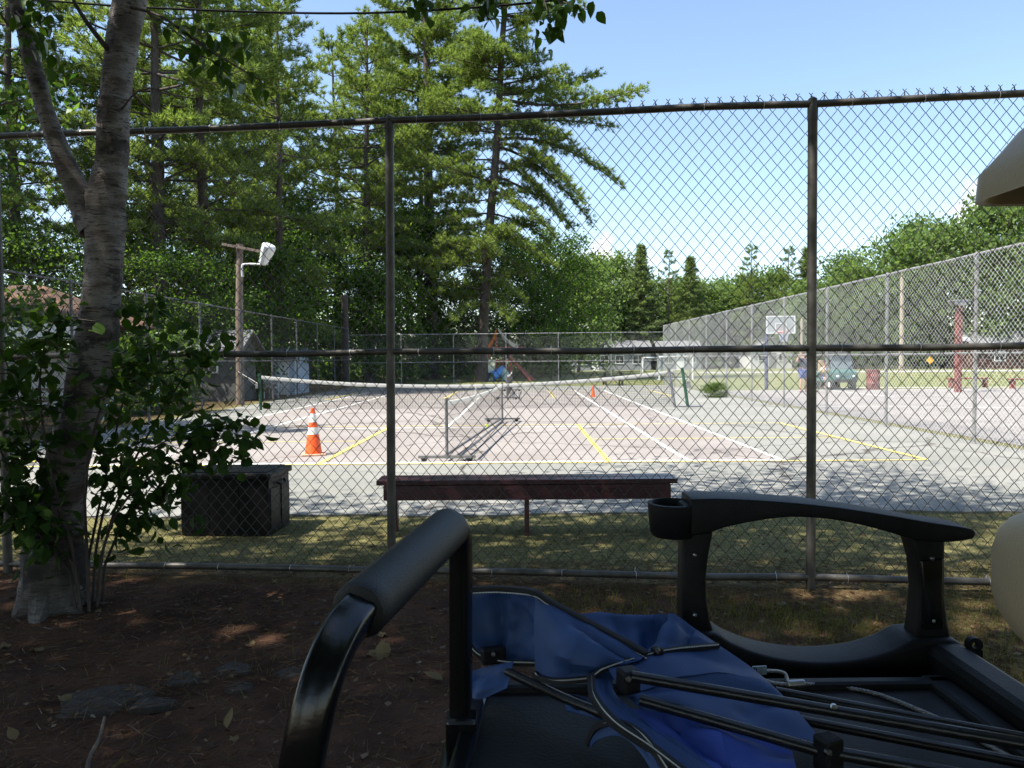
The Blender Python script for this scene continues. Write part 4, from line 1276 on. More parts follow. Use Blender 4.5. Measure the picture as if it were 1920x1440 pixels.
g = G(); bx(g, 0, 0, .255, .80, .50, .50); build('body', g, M_box, box, bevel=.012)
for x in (-.27, 0, .27):
    g = G(); bx(g, x, -.250, .26, .255, .008, .42); build('front_panel', g, M_box, box, bevel=.006)
for y in (-.13, .13):
    g = G(); bx(g, .402, y, .24, .014, .2, .36); build('side_panel', g, M_box, box, bevel=.006)
g = G(); bx(g, 0, 0, .535, .85, .56, .06); lid = build('lid', g, M_box, box, bevel=.018)
g = G(); bx(g, 0, 0, .569, .74, .46, .01); build('lid_panel', g, M_box, lid, bevel=.003)
g = G(); c, s = math.cos(rzb), math.sin(rzb)
P = [bp0 + (x * c - y * s, x * s + y * c, z) for x, y, z in ((.41, -.09, .46), (.435, -.06, .44), (.44, 0, .435), (.435, .06, .44), (.41, .09, .46))]
g.tube(smooth_path(P, 12), .012, 7); build('handle', g, M_box, box, smooth=True)

# ---- maroon bench
bb = np.array([0.12, 6.55, 0.0])
bench = thing('bench', 'long maroon painted wooden bench behind the fence, in the centre', 'bench', bb)
g = G(); g.box(bb + (0, -.075, .475), (2.62, .145, .042), -.012); build('seat_plank', g, M_bench, bench, bevel=.005)
g = G(); g.box(bb + (0, .078, .476), (2.62, .145, .042), -.012); build('seat_plank', g, M_bench, bench, bevel=.005)
g = G(); g.box(bb + (0, -.125, .385), (2.50, .038, .13), -.012); build('apron', g, M_bench, bench, bevel=.004)
g = G(); g.box(bb + (0, .125, .385), (2.50, .038, .13), -.012); build('apron', g, M_bench, bench, bevel=.004)
for x in (-1.18, 0.0, 1.18):
    for y in (-.085, .085):
        g = G(); g.beam(bb + (x * .9999, y * 1.25, -.02), bb + (x, y, .45), .09 if x else .06, .04); build('leg', g, M_bench, bench, bevel=.004)


# ---- cones
def cone(p, h, label, base=True):
    root = thing('traffic_cone', label, 'traffic cone', p, group='traffic cones'); s = h / .74
    g = G(); g.box(p + (0, 0, .014 * s), (.36 * s, .36 * s, .028 * s), .3); build('base', g, M_conebase if base else M_orange, root, bevel=.006)
    g = G(); g.lathe([(.135 * s, .028 * s), (.128 * s, .05 * s), (.031 * s, .72 * s), (.026 * s, .74 * s), (.018 * s, .738 * s), (.016 * s, .70 * s)], p, 24); build('cone_body', g, M_orange, root, smooth=True)
    if base:
        for z0, z1 in ((.33, .44), (.52, .655)):
            rf = lambda z: .128 + (.031 - .128) * (z - .05) / .67 + .0016
            g = G(); g.lathe([(rf(z0) * s - .004, z0 * s), (rf(z0) * s, z0 * s), (rf(z1) * s, z1 * s), (rf(z1) * s - .004, z1 * s)], p, 24)
            build('reflective_band', g, M_band, root, smooth=True)
    return root


cone(gnd(588, 853, .02), .76, 'orange traffic cone with two white bands on the left of the court')
cone(gnd(1112, 744, .02), .45, 'small plain orange cone beyond the tennis net', False)


# ---- nets
def net_cords(A, B, hA, hB, sag, z0, nv, nh, r, m, parent, name='netting'):
    t = np.linspace(0, 1, nv + 1)
    X_ = A[None, :] + (B - A)[None, :] * t[:, None]
    top = hA + (hB - hA) * t - sag * 4 * t * (1 - t)
    vert = np.stack([np.stack([X_[:, 0], X_[:, 1], z0 + (top - z0) * q], 1) for q in np.linspace(0, 1, 5)], 1)
    v1, f1 = tubes_fast(vert, r, 3)
    hor = np.stack([np.stack([X_[:, 0], X_[:, 1], z0 + (top - z0) * q], 1) for q in np.linspace(0.0, 0.97, nh)], 0)
    v2, f2 = tubes_fast(hor, r, 3)
    o = raw_obj(name, mesh_fast(name, np.concatenate([v1, v2]) - ORG[parent.name], np.concatenate([f1, f2 + len(v1)])), m, parent); o['kind'] = 'stuff'
    return X_, top


A = ct(UC - 6.38, VN); B = ct(UC + 6.38, VN + 0.05)
tn = thing('tennis_net', 'black tennis net with sagging white top tape stretched across the court', 'tennis net', (A + B) / 2)
X_, top = net_cords(A, B, 1.08, 1.13, 0.36, 0.06, 260, 18, 0.0046, M_netblack, tn)
g = G()
P = np.array([[x[0], x[1], h] for x, h in zip(X_, top)])
Pq = np.stack([np.stack([P[:, 0], P[:, 1] - .004, P[:, 2] - .10 + .006 * np.sin(np.arange(len(P)) * .9)], 1), np.stack([P[:, 0], P[:, 1] - .02, P[:, 2] - .04], 1), P + (0, -.006, .012),
               np.stack([P[:, 0], P[:, 1] + .02, P[:, 2] - .04], 1), np.stack([P[:, 0], P[:, 1] + .006, P[:, 2] - .10], 1)], 1)
g.grid(Pq); build('top_tape', g, M_nettape, tn, smooth=True)
g = G(); pc = (A + B) / 2; g.box((pc[0] + .25, pc[1] - .03, .37), (.05, .012, .70)); build('centre_strap', g, M_nettape, tn)
g = G(); g.tube([gnd(1266, 765), at(1253, 690, 22.75)], .042, 10); build('post', g, M_netpost, tn, smooth=True, label='leaning grey net post')
lp0 = ct(UC - 6.42, VN)
g = G(); g.tube([lp0 + (0, 0, 0), lp0 + (-.03, 0, 1.16)], .045, 10); pl_ = build('post', g, M_greenpost, tn, smooth=True)
g = G(); g.box(lp0 + (-.09, -.05, .78), (.07, .08, .16)); g.tube([lp0 + (-.1, -.1, .78), lp0 + (-.32, -.12, .98)], .012, 6); build('crank', g, M_galv, pl_)
rp0 = gnd(1290, 764); rp1 = at(1279, 690, 22.95)
gp = thing('net_post', 'leaning green metal post with crank beside the net end', 'post', rp0)
g = G(); g.tube([rp0, rp1], .048, 10); build('pole', g, M_greenpost, gp, smooth=True)
g = G(); g.box(rp0 + (.08, 0, .035), (.62, .34, .03), .1); build('base_plate', g, M_netpost, gp, bevel=.006)
q = rp0 + (rp1 - rp0) * .58
g = G(); g.box(q + (.10, -.03, 0), (.12, .09, .2)); g.tube([q + (.15, -.06, .02), q + (.2, -.08, -.12), q + (.2, -.16, -.12)], .012, 6); build('crank', g, M_galv, gp)
g = G(); g.tube(smooth_path([at(1253, 692, 22.75), at(1266, 693, 22.85), rp1 + (0, 0, -.02)], 8), .008, 5); build('net_cord', g, M_nettape, gp)
g = G(); g.tube([at(447, 697, 26.0), lp0 + (-.03, 0, .82)], .008, 5); cordo = build('guy_cord', g, M_nettape, org=lp0); tag(cordo, 'pale cord tied from the light pole to the left net post', 'cord')


def portable_net(v0, ua, ue, label):
    a = ct(ua, v0, .02); e = ct(ue, v0 + 6.9, .02)
    root = thing('portable_net', label, 'pickleball net', a, group='portable pickleball nets')
    net_cords(a + (0, 0, 0), e, .90, .90, .05, .09, 120, 12, .0011, M_netgrey, root)
    t = (e - a) / np.linalg.norm(e - a); s = np.array([t[1], -t[0], 0])
    g = G(); n = 14
    P = np.array([[*(a + (e - a) * i / n)[:2], .02 + .90 - .05 * 4 * (i / n) * (1 - i / n)] for i in range(n + 1)])
    g.grid(np.stack([P + s * .006 - (0, 0, .06), P + s * .012, P + (0, 0, .008), P - s * .012, P - s * .006 - (0, 0, .06)], 1)); build('top_tape', g, M_nettape, root)
    for p in (a, e):
        g = G(); g.tube([p + (0, 0, .05), p + (0, 0, .95)], .024, 10); build('post', g, M_netpost, root, smooth=True)
        g = G(); g.box(p + (0, 0, .075), (.86, .055, .04), ALPHA * -1); ft = build('foot', g, M_netpost, root, bevel=.005)
        for x in (-.34, .34):
            g = G(); g.lathe([(.04, -.016), (.045, -.01), (.045, .01), (.04, .016)], p + (x, 0, .045), 12, axis=(t[0], t[1], 0)); build('wheel', g, M_rubber, ft, smooth=True)
    for o_ in (-.03, .20):
        g = G(); g.tube([a + s * o_ + (0, 0, .09), e + s * o_ * .4 + (0, 0, .09)], .02, 8); build('base_rail', g, M_netpost, root, smooth=True)


portable_net(10.98, -1.12, -.47, 'wheeled portable pickleball net pointing away from the viewer, on the near half')
portable_net(27.6, -.55, -.45, 'second portable pickleball net seen end-on beyond the tennis net')
p = gnd(913, 801, .02)
g = G(); g.ball(p + (0, 0, .037), .037, 14, 10); o = build('ball', g, M_ball, org=p, smooth=True); tag(o, 'small yellow-green ball lying on the court by the net', 'ball')

# weeds at the foot of the side fence
for i, (px, py, s, lab) in enumerate(((1341, 746, .35, 'small green weed at the foot of the side fence'),)):
    p = gnd(px, py); tree('bush', 'weed', p[0], p[1], lab, s, 0, s * .6, cat='weed')

# ================================================================== left side, beyond the fence
# light pole
lpb = np.array([-9.62, 26.2, 0])
lpole = thing('light_pole', 'short weathered wooden pole carrying a white floodlight', 'light pole', lpb)
g = G(); g.tube([lpb, lpb + (.03, 0, 3), lpb + (.1, 0, 5.65)], [.145, .13, .115], 12); build('pole', g, M_woodpole, lpole, smooth=True)
tp = lpb + (.1, 0, 5.65)
g = G(); g.beam(tp + (-.55, -.16, -.02), tp + (.75, -.16, -.28), .09, .09); build('cross_arm', g, M_woodpole, lpole, bevel=.006)
g = G(); g.tube(smooth_path([tp + (.12, -.16, -1.15), tp + (.13, -.18, -.82), tp + (.25, -.18, -.72), tp + (.95, -.2, -.74)], 16), .035, 8); build('bracket', g, M_lampwhite, lpole, smooth=True)
d_ = np.array([.42, -.25, .86]); d_ /= np.linalg.norm(d_); c_ = tp + (.98, -.2, -.42)
g = G(); g.lathe([(.12, -.32), (.17, -.30), (.19, -.08), (.235, .12), (.25, .34), (.20, .40)], c_, 10, axis=d_); hd = build('floodlight', g, M_lampwhite, lpole, bevel=.01)
g = G(); g.tube([tp + (.80, -.2, -.74), c_ - d_ * .3], .03, 7); build('swivel', g, M_lampwhite, hd)
# second pole
p2 = np.array([-9.25, 41.3, 0]); dp = thing('wooden_pole', 'dark wooden pole without a lamp at the far left corner of the court', 'pole', p2)
g = G(); g.tube([p2, p2 + (.02, 0, 5.15)], [.21, .18], 12); build('pole', g, M_bark, dp, smooth=True)
g = G(); g.beam(p2 + (-.32, 0, 5.0), p2 + (.3, 0, 5.05), .1, .1); build('cap_board', g, M_bark, dp)


def house(name, label, cat, x0, x1, y0, y1, h, roof_h, wall_m, roof_m, windows=(), door=None, ridge='x', over=.3, panes=True):
    o0 = np.array([(x0 + x1) / 2, y0, 0]); root = thing(name, label, cat, o0)
    g = G()
    if ridge == 'x':
        g.prism([(x0, y0, -.1), (x0, y1, -.1), (x0, y1, h), (x0, (y0 + y1) / 2, h + roof_h - .02), (x0, y0, h)], (x1 - x0, 0, 0))
    else:
        g.prism([(x0, y0, -.1), (x1, y0, -.1), (x1, y0, h), ((x0 + x1) / 2, y0, h + roof_h - .02), (x0, y0, h)], (0, y1 - y0, 0))
    build('wall', g, wall_m, root)
    for s in (0, 1):
        g = G(); t = .09
        if ridge == 'x':
            ym = (y0 + y1) / 2; ye = (y0 - over) if s == 0 else (y1 + over); ze = h - over * roof_h / ((y1 - y0) / 2)
            g.prism([(x0 - over, ye, ze), (x0 - over, ym, h + roof_h), (x0 - over, ym, h + roof_h + t), (x0 - over, ye, ze + t)], (x1 - x0 + 2 * over, 0, 0))
        else:
            xm = (x0 + x1) / 2; xe = (x0 - over) if s == 0 else (x1 + over); ze = h - over * roof_h / ((x1 - x0) / 2)
            g.prism([(xe, y0 - over, ze), (xm, y0 - over, h + roof_h), (xm, y0 - over, h + roof_h + t), (xe, y0 - over, ze + t)], (0, y1 - y0 + 2 * over, 0))
        build('roof', g, roof_m, root)
    for (wx, wz, ww, wh) in windows:
        g = G(); w = .06
        g.box((wx - ww / 2 - w / 2, y0 - .02, wz), (w, .06, wh + 2 * w)); g.box((wx + ww / 2 + w / 2, y0 - .02, wz), (w, .06, wh + 2 * w))
        g.box((wx, y0 - .02, wz + wh / 2 + w / 2), (ww, .06, w)); g.box((wx, y0 - .025, wz - wh / 2 - w / 2), (ww, .08, w)); g.box((wx, y0 - .012, wz), (.035, .03, wh))
        wf = build('window', g, M_white, root)
        g = G(); g.box((wx, y0 - .006, wz), (ww, .02, wh)); build('pane', g, M_glass, wf)
    if door:
        dx, dw, dh, dm = door
        g = G(); g.box((dx, y0 - .02, dh / 2), (dw, .05, dh)); dd = build('door', g, dm, root)
        g = G(); g.ball((dx + dw * .36, y0 - .07, dh * .48), .035); build('handle', g, M_galv, dd)
    return root


# open shelter with a leaf-strewn brown roof at far left
s0 = np.array([-15.5, 21.0, 0]); sh = thing('shelter', 'open shelter with leaf-strewn brown roof and white eave at the left edge', 'shelter', s0)
XA, XB, YA, YB, ZE, ZR = -20.0, -12.2, 21.0, 26.0, 2.72, 4.0
g = G(); g.add([(XA, YA, ZE), (XB, YA, ZE), (XB - 2.6, 23.5, ZR), (XA, 23.5, ZR), (XA, YB, ZE), (XB, YB, ZE)] + [(XA, YA, ZE - .06), (XB, YA, ZE - .06), (XB - 2.6, 23.5, ZR - .06), (XA, 23.5, ZR - .06), (XA, YB, ZE - .06), (XB, YB, ZE - .06)],
               [(0, 1, 2, 3), (3, 2, 5, 4), (1, 5, 2), (9, 8, 7, 6), (10, 11, 8, 9), (8, 11, 7), (0, 6, 7, 1), (1, 7, 11, 5), (5, 11, 10, 4), (4, 10, 9, 3), (3, 9, 6, 0)]); build('roof', g, M_roofbrown, sh)
g = G(); g.box(((XA + XB) / 2, YA - .03, ZE - .27), (XB - XA, .05, .42)); build('fascia', g, M_white, sh)
for x, y in ((XA + .2, YA + .15), (XB - .2, YA + .15), (XA + .2, YB - .15), (XB - .2, YB - .15), (-16, YA + .15)):
    g = G(); g.box((x, y, 1.2), (.14, .14, 2.6)); build('post', g, M_white, sh, bevel=.006)
g = G(); g.box((-16.4, 25.6, 1.0), (5.2, .08, 1.9)); build('back_panel', g, M_whitewall, sh)
pk = thing('picnic_table', 'picnic table in the shade under the shelter', 'table', (-14.6, 22.6, 0))
g = G(); g.box((-14.6, 22.6, .74), (1.8, .75, .05)); build('table_top', g, M_woodpole, pk)
for y in (-.72, .72):
    g = G(); g.box((-14.6, 22.6 + y, .45), (1.8, .27, .045)); build('seat', g, M_woodpole, pk)
for x in (-.65, .65):
    g = G(); g.beam((-14.6 + x, 22.6 - .7, 0), (-14.6 + x, 22.6 + .3, .72), .09, .045); g.beam((-14.6 + x, 22.6 + .7, 0), (-14.6 + x, 22.6 - .3, .72), .09, .045)
    g.beam((-14.6 + x, 21.75, .41), (-14.6 + x, 23.45, .41), .045, .08); build('leg', g, M_woodpole, pk)
house('shed', 'small weathered grey shed beside the light pole behind the fence', 'shed', -12.6, -10.5, 28.4, 30.4, 2.1, .6, mat('weathered_siding', (0.10, 0.10, 0.095), 0.85, 0, 0.3, 5, 0.3), M_roofgrey, windows=((-11.6, 1.4, .6, .5),))
house('shed', 'pale blue shed behind the tennis net left end', 'shed', -10.9, -9.85, 33.6, 36, 1.7, .35, M_bluewall, M_roofgrey, ridge='x', door=(-10.35, .5, 1.5, M_white))


def chair(p, rz, label):
    root = thing('plastic_chair', label, 'chair', p, group='white plastic chairs', rz=rz)
    ORG[root.name] = np.zeros(3)
    g = G(); g.box((0, 0, .43), (.44, .42, .03)); build('seat', g, M_white, root, bevel=.01)
    g = G(); g.box((0, .2, .66), (.42, .03, .40), 0); build('backrest', g, M_white, root, bevel=.01)
    for x in (-.19, .19):
        for y in (-.18, .18):
            g = G(); g.beam((x * 1.12, y * 1.12, 0), (x, y, .43), .04, .04); build('leg', g, M_white, root)
        g = G(); g.beam((x * 1.1, -.18, .62), (x * 1.1, .2, .62), .045, .025); g.beam((x * 1.1, -.18, .43), (x * 1.1, -.18, .62), .035, .035); build('arm', g, M_white, root)


chair((-9.95, 30.6, 0), 2.9, 'white plastic chair seen through the tennis net, left of the pair')
chair((-9.9, 32.0, 0), 3.3, 'white plastic chair seen through the tennis net, right of the pair')
pb = np.array([-11.2, 20.2, 0]); root = thing('bucket', 'pale blue bucket glimpsed right of the birch trunk', 'bucket', pb)
g = G(); g.lathe([(.16, 0), (.21, .36), (.225, .37), (.225, .39), (.2, .385), (.15, .05)], pb, 16); build('body', g, mat('pale_blue_plastic', (.25, .55, .75), .4), root, smooth=True)
g = G(); g.tube(smooth_path([pb + (-.22, 0, .37), pb + (0, 0, .6), pb + (.22, 0, .37)], 10), .006, 5); build('handle', g, M_galv, root)

# ================================================================== right side and far end
def bhoop():
    b0 = gnd(1437, 731); root = thing('basketball_hoop', 'basketball hoop with clear white-edged backboard behind the side fence', 'basketball hoop', b0)
    cx, cy = b0[0] + .32, b0[1] - .9
    g = G(); g.tube(smooth_path([b0, b0 + (0, 0, 2.2), b0 + (.05, -.1, 2.7), (cx, cy + .1, 2.95)], 16), .085, 10); build('pole', g, mat('dark_blue_pole', (.05, .06, .13), .5), root, smooth=True)
    w, h, z = 1.24, .74, 2.93
    g = G(); g.box((cx, cy, z), (w, .02, h)); bb_ = build('backboard', g, M_acrylic, root)
    g = G()
    for s in (-1, 1):
        g.box((cx + s * w / 2, cy - .004, z), (.05, .04, h + .05)); g.box((cx, cy - .004, z + s * h / 2), (w - .05, .04, .05))
    build('frame', g, M_white, bb_)
    g = G()
    for s in (-1, 1):
        g.box((cx + s * .24, cy - .014, z - .12), (.035, .012, .36))
    g.box((cx, cy - .014, z + .06), (.48, .012, .035)); g.box((cx, cy - .014, z - .3), (.48, .012, .035)); build('target_square', g, M_white, bb_)
    a = np.linspace(0, 2 * math.pi, 25)
    g = G(); g.tube([(cx + .225 * math.cos(t), cy - .36 + .225 * math.sin(t), z - .34) for t in a], .018, 6); g.box((cx, cy - .08, z - .36), (.16, .14, .1)); build('rim', g, mat('rim_red', (.7, .1, .04), .45), root)
    v = []; n = 14
    for i in range(n):
        for s in (1, -1):
            P = []
            for q in np.linspace(0, 1, 6):
                t = i * 2 * math.pi / n + s * q * 1.0; r = .22 - .09 * q
                P.append([cx + r * math.cos(t), cy - .36 + r * math.sin(t), z - .34 - .42 * q])
            v.append(P)
    vv, ff = tubes_fast(np.array(v), .009, 3)
    o = raw_obj('net', mesh_fast('hoop_net', vv - b0, ff), mat('hoop_net', (.55, .6, .72), .8), root); o['kind'] = 'stuff'


bhoop()
# red post with lamp head
p = gnd(1796, 736); root = thing('lamp_post', 'square red post with a flat grey cap and small white lamp', 'lamp post', p)
g = G(); g.box(p + (0, 0, 1.75), (.20, .20, 3.5)); build('post', g, M_redpaint, root, bevel=.01)
g = G(); g.prism([p + (-.18, -.2, 3.5), p + (.16, -.2, 3.5), p + (.30, -.2, 3.68), p + (-.34, -.2, 3.64)], (0, .4, 0)); g.box(p + (-.02, 0, 3.70), (.7, .44, .05)); build('lamp_head', g, M_galv, root)
g = G(); g.box(p + (.24, -.12, 2.15), (.26, .16, .16)); g.beam(p + (.1, 0, 2.1), p + (.24, -.1, 2.12), .05, .05); build('side_lamp', g, M_lampwhite, root, bevel=.02)
for px, py, h, r, lab in ((1690, 696, 9.0, .21, 'tall pale wooden utility pole behind the side fence'), (1503, 694, 5.6, .17, 'short pale wooden pole beside the fence post')):
    p = gnd(px, py); root = thing('utility_pole', lab, 'pole', p, group='pale poles beyond the field')
    g = G(); g.tube([p, p + (0, 0, h)], [r, r * .8], 10); build('pole', g, M_palepole, root, smooth=True)
    g = G(); g.beam(p + (-.5, -.15, h - .4), p + (.5, -.15, h - .4), .09, .1) if h < 0 else g.lathe([(r * .85, h - .05), (r * .9, h), (.02, h + .06)], p, 10); build('pole_cap', g, M_palepole, root)
# red barrel
p = gnd(1637, 731); root = thing('barrel', 'red steel barrel bin beside the basketball court', 'barrel', p)
pr = [(.27, 0), (.28, .02), (.28, .28), (.292, .30), (.28, .32), (.28, .58), (.292, .60), (.28, .62), (.28, .86), (.29, .88), (.26, .88), (.25, .5)]
g = G(); g.lathe(pr, p, 20); build('drum', g, M_redpaint, root, smooth=True)
g = G(); g.lathe([(.295, .855), (.30, .86), (.30, .885), (.28, .89), (.27, .885)], p, 20); build('rim', g, M_redpaint, root, smooth=True)
# red benches
for px, py, L, lab in ((1815, 727, 1.8, 'low red bench on the lawn behind the red post'), (1921, 729, 1.3, 'low red bench cut off by the right edge')):
    p = gnd(px, py); root = thing('park_bench', lab, 'bench', p, group='red benches on the lawn')
    g = G(); g.box(p + (0, 0, .43), (L, .35, .06)); build('seat', g, M_redpaint, root, bevel=.008)
    for x in (-L / 2 + .12, L / 2 - .12):
        g = G(); g.box(p + (x, 0, .2), (.09, .3, .4)); build('leg', g, M_redpaint, root)
# yellow road sign
p = gnd(1743, 699); root = thing('road_sign', 'yellow diamond road sign before the dark wood', 'sign', p)
g = G(); g.tube([p, p + (0, 0, 1.6)], .03, 6); build('post', g, M_galv, root)
g = G(); c_ = p + (0, -.05, 1.05); r = .32; g.prism([c_ + (-r, 0, 0), c_ + (0, 0, -r), c_ + (r, 0, 0), c_ + (0, 0, r)], (0, .02, 0)); build('panel', g, M_signyellow, root)
# parked golf cart by the barrel
def far_cart():
    p = gnd(1576, 731); root = thing('golf_cart', 'green golf cart with clear windshield parked beyond the basketball court', 'golf cart', p)
    x0, y0 = p[0], p[1]
    gm = mat('cart_green', (.055, .125, .115), .4)
    g = G(); g.prism([(x0 - .55, y0 - .2, .35), (x0 - .55, y0 - .55, .42), (x0 - .55, y0 - .5, .80), (x0 - .55, y0 - .05, .95), (x0 - .55, y0 + .1, .45), (x0 - .55, y0 + 1.3, .45), (x0 - .55, y0 + 1.3, .75), (x0 - .55, y0 + 1.9, .8), (x0 - .55, y0 + 1.95, .35)], (1.1, 0, 0))
    build('body', g, gm, root, bevel=.04)
    g = G(); g.box((x0, y0 - .57, .43), (.95, .08, .16)); build('bumper', g, M_rubber, root, bevel=.02)
    for x in (-.36, .36):
        g = G(); g.ball((x0 + x, y0 - .52, .62), (.08, .04, .06)); build('headlight', g, M_lampwhite, root)
    for x in (-.46, .46):
        for y in (-.1, 1.5):
            g = G(); g.lathe([(.1, -.1), (.22, -.1), (.24, -.06), (.24, .06), (.22, .1), (.1, .1)], (x0 + x, y0 + y, .24), 18, axis=(1, 0, 0)); w = build('wheel', g, M_rubber, root, smooth=True)
            g = G(); g.lathe([(.02, -.105), (.12, -.105), (.12, .105), (.02, .105)], (x0 + x, y0 + y, .24), 12, axis=(1, 0, 0)); build('rim', g, M_white, w)
    g = G(); g.box((x0, y0 + .95, .82), (1.0, .5, .16)); build('seat', g, M_beige, root, bevel=.05)
    g = G(); g.box((x0, y0 + 1.22, 1.1), (1.0, .12, .45)); build('backrest', g, M_beige, root, bevel=.04)
    g = G(); g.prism([(x0 - .5, y0 - .12, .95), (x0 + .5, y0 - .12, .95), (x0 + .48, y0 + .12, 1.72), (x0 - .48, y0 + .12, 1.72)], (0, .015, 0)); build('windshield', g, mat('tinted_screen', (.12, .15, .16), .08), root)
    for x in (-.5, .5):
        for a, b_ in (((x0 + x, y0 - .1, .95), (x0 + x, y0 + .15, 1.76)), ((x0 + x, y0 + 1.35, .8), (x0 + x, y0 + 1.25, 1.76))):
            g = G(); g.tube([a, b_], .022, 7); build('strut', g, M_blackplastic, root)
    g = G(); g.box((x0, y0 + .65, 1.80), (1.18, 1.6, .07)); build('roof', g, M_beigeplastic, root, bevel=.03)
    g = G(); a = np.linspace(0, 2 * math.pi, 17); g.tube([(x0 - .25 + .17 * math.cos(t), y0 + .28 + .1 * math.sin(t), 1.08 + .13 * math.sin(t)) for t in a], .015, 6); build('steering_wheel', g, M_blackplastic, root)


far_cart()


# ---- people
def skin_body(name, verts, edges, radii, m, parent, sub=2):
    me = bpy.data.meshes.new(name); me.from_pydata([tuple(v) for v in verts], edges, [])
    o = bpy.data.objects.new('tmp', me); COL.objects.link(o)
    md = o.modifiers.new('s', 'SKIN'); md.use_smooth_shade = True
    for i, r in enumerate(radii):
        sv = me.skin_vertices[0].data[i]; sv.radius = (r, r) if np.isscalar(r) else r
        sv.use_root = (i == 0)
    md2 = o.modifiers.new('u', 'SUBSURF'); md2.levels = sub; md2.render_levels = sub
    dg = bpy.context.evaluated_depsgraph_get(); ev = o.evaluated_get(dg)
    nm = bpy.data.meshes.new_from_object(ev); nm.name = name
    bpy.data.objects.remove(o)
    nm.materials.clear(); nm.materials.append(m); nm.shade_smooth()
    return raw_obj(name, nm, None, parent)


def person(label, loc, rz, J, shirt, shorts, scale=1.0):
    """J: joint positions in local metres (x right, -y forward)"""
    root = thing('person', label, 'person', loc, rz=rz); ORG[root.name] = np.zeros(3); root.scale = (scale,) * 3
    names = ['pel', 'wai', 'che', 'nec', 'hea', 'top']
    for s in 'lr':
        names += [s + x for x in ('sho', 'elb', 'wri', 'pal', 'hip', 'kne', 'ank', 'toe')]
    ix = {n: i for i, n in enumerate(names)}
    E = [('pel', 'wai'), ('wai', 'che'), ('che', 'nec'), ('nec', 'hea'), ('hea', 'top')]
    for s in 'lr':
        E += [('che', s + 'sho'), (s + 'sho', s + 'elb'), (s + 'elb', s + 'wri'), (s + 'wri', s + 'pal'), ('pel', s + 'hip'), (s + 'hip', s + 'kne'), (s + 'kne', s + 'ank'), (s + 'ank', s + 'toe')]
    R = dict(pel=.13, wai=.115, che=.135, nec=.055, hea=.092, top=.075, sho=.062, elb=.042, wri=.03, pal=.034, hip=.09, kne=.06, ank=.042, toe=.038)
    V = [J[n] for n in names]; rad = [R[n] if n in R else R[n[1:]] for n in names]
    Ed = [(ix[a], ix[b_]) for a, b_ in E]; rr_ = list(rad)
    for s in 'lr':                                              # five fingers each
        w, pl = np.array(J[s + 'wri']), np.array(J[s + 'pal']); d = (pl - w) / np.linalg.norm(pl - w); sd = np.cross(d, (0.2, 1, .1)); sd /= np.linalg.norm(sd)
        for q, ln in ((-1.5, .06), (-.5, .075), (.5, .08), (1.5, .065)):
            i0 = len(V); a = pl + d * .035 + sd * q * .017; V += [a, a + d * ln * .6, a + d * ln + np.array([0, 0, -.01])]; rr_ += [.0095, .0085, .007]
            Ed += [(ix[s + 'pal'], i0), (i0, i0 + 1), (i0 + 1, i0 + 2)]
        i0 = len(V); a = w + d * .03 + sd * .035; V += [a, a + d * .04 + sd * .015]; rr_ += [.011, .009]; Ed += [(ix[s + 'pal'], i0), (i0, i0 + 1)]
    skin_body('body', V, Ed, rr_, M_skin, root)
    n2 = ['pel', 'wai', 'che', 'lsho', 'rsho', 'lup', 'rup']; P = dict(J)
    for s in 'lr': P[s + 'up'] = tuple(np.array(J[s + 'sho']) * .35 + np.array(J[s + 'elb']) * .65)
    skin_body('shirt', [P[n] for n in n2], [(0, 1), (1, 2), (2, 3), (2, 4), (3, 5), (4, 6)], [.148, .135, .152, .08, .08, .07, .07], shirt, root)
    for s in 'lr': P[s + 'th'] = tuple(np.array(J[s + 'hip']) * .15 + np.array(J[s + 'kne']) * .85)
    n3 = ['pel', 'lhip', 'rhip', 'lth', 'rth']
    skin_body('shorts', [P[n] for n in n3], [(0, 1), (0, 2), (1, 3), (2, 4)], [.145, .11, .11, .098, .098], shorts, root)
    h = np.array(J['hea'])
    g = G(); g.ball(h + (0, .018, .055), (.098, .105, .095), 14, 10); build('hair', g, M_hair, root, smooth=True)
    g = G(); g.ball(h + (0, -.1, -.01), (.014, .022, .024), 8, 6); build('nose', g, M_skin, root, smooth=True)
    g = G(); g.ball(h + (-.035, -.088, .02), .011, 8, 6); g.ball(h + (.035, -.088, .02), .011, 8, 6); g.ball(h + (0, -.088, -.05), (.026, .01, .006), 8, 5); build('face', g, M_hair, root, smooth=True)
    for q in (-.098, .098):
        g = G(); g.ball(h + (q, .005, 0), (.012, .022, .032), 8, 6); build('ear', g, M_skin, root, smooth=True)
    for s in 'lr':
        a = np.array(J[s + 'ank']); t = np.array(J[s + 'toe'])
        g = G(); g.ball((a + t) / 2 + (0, 0, -.03), (.055, .15, .05), 12, 8); build('shoe', g, M_shirtdark, root, smooth=True)
    return root


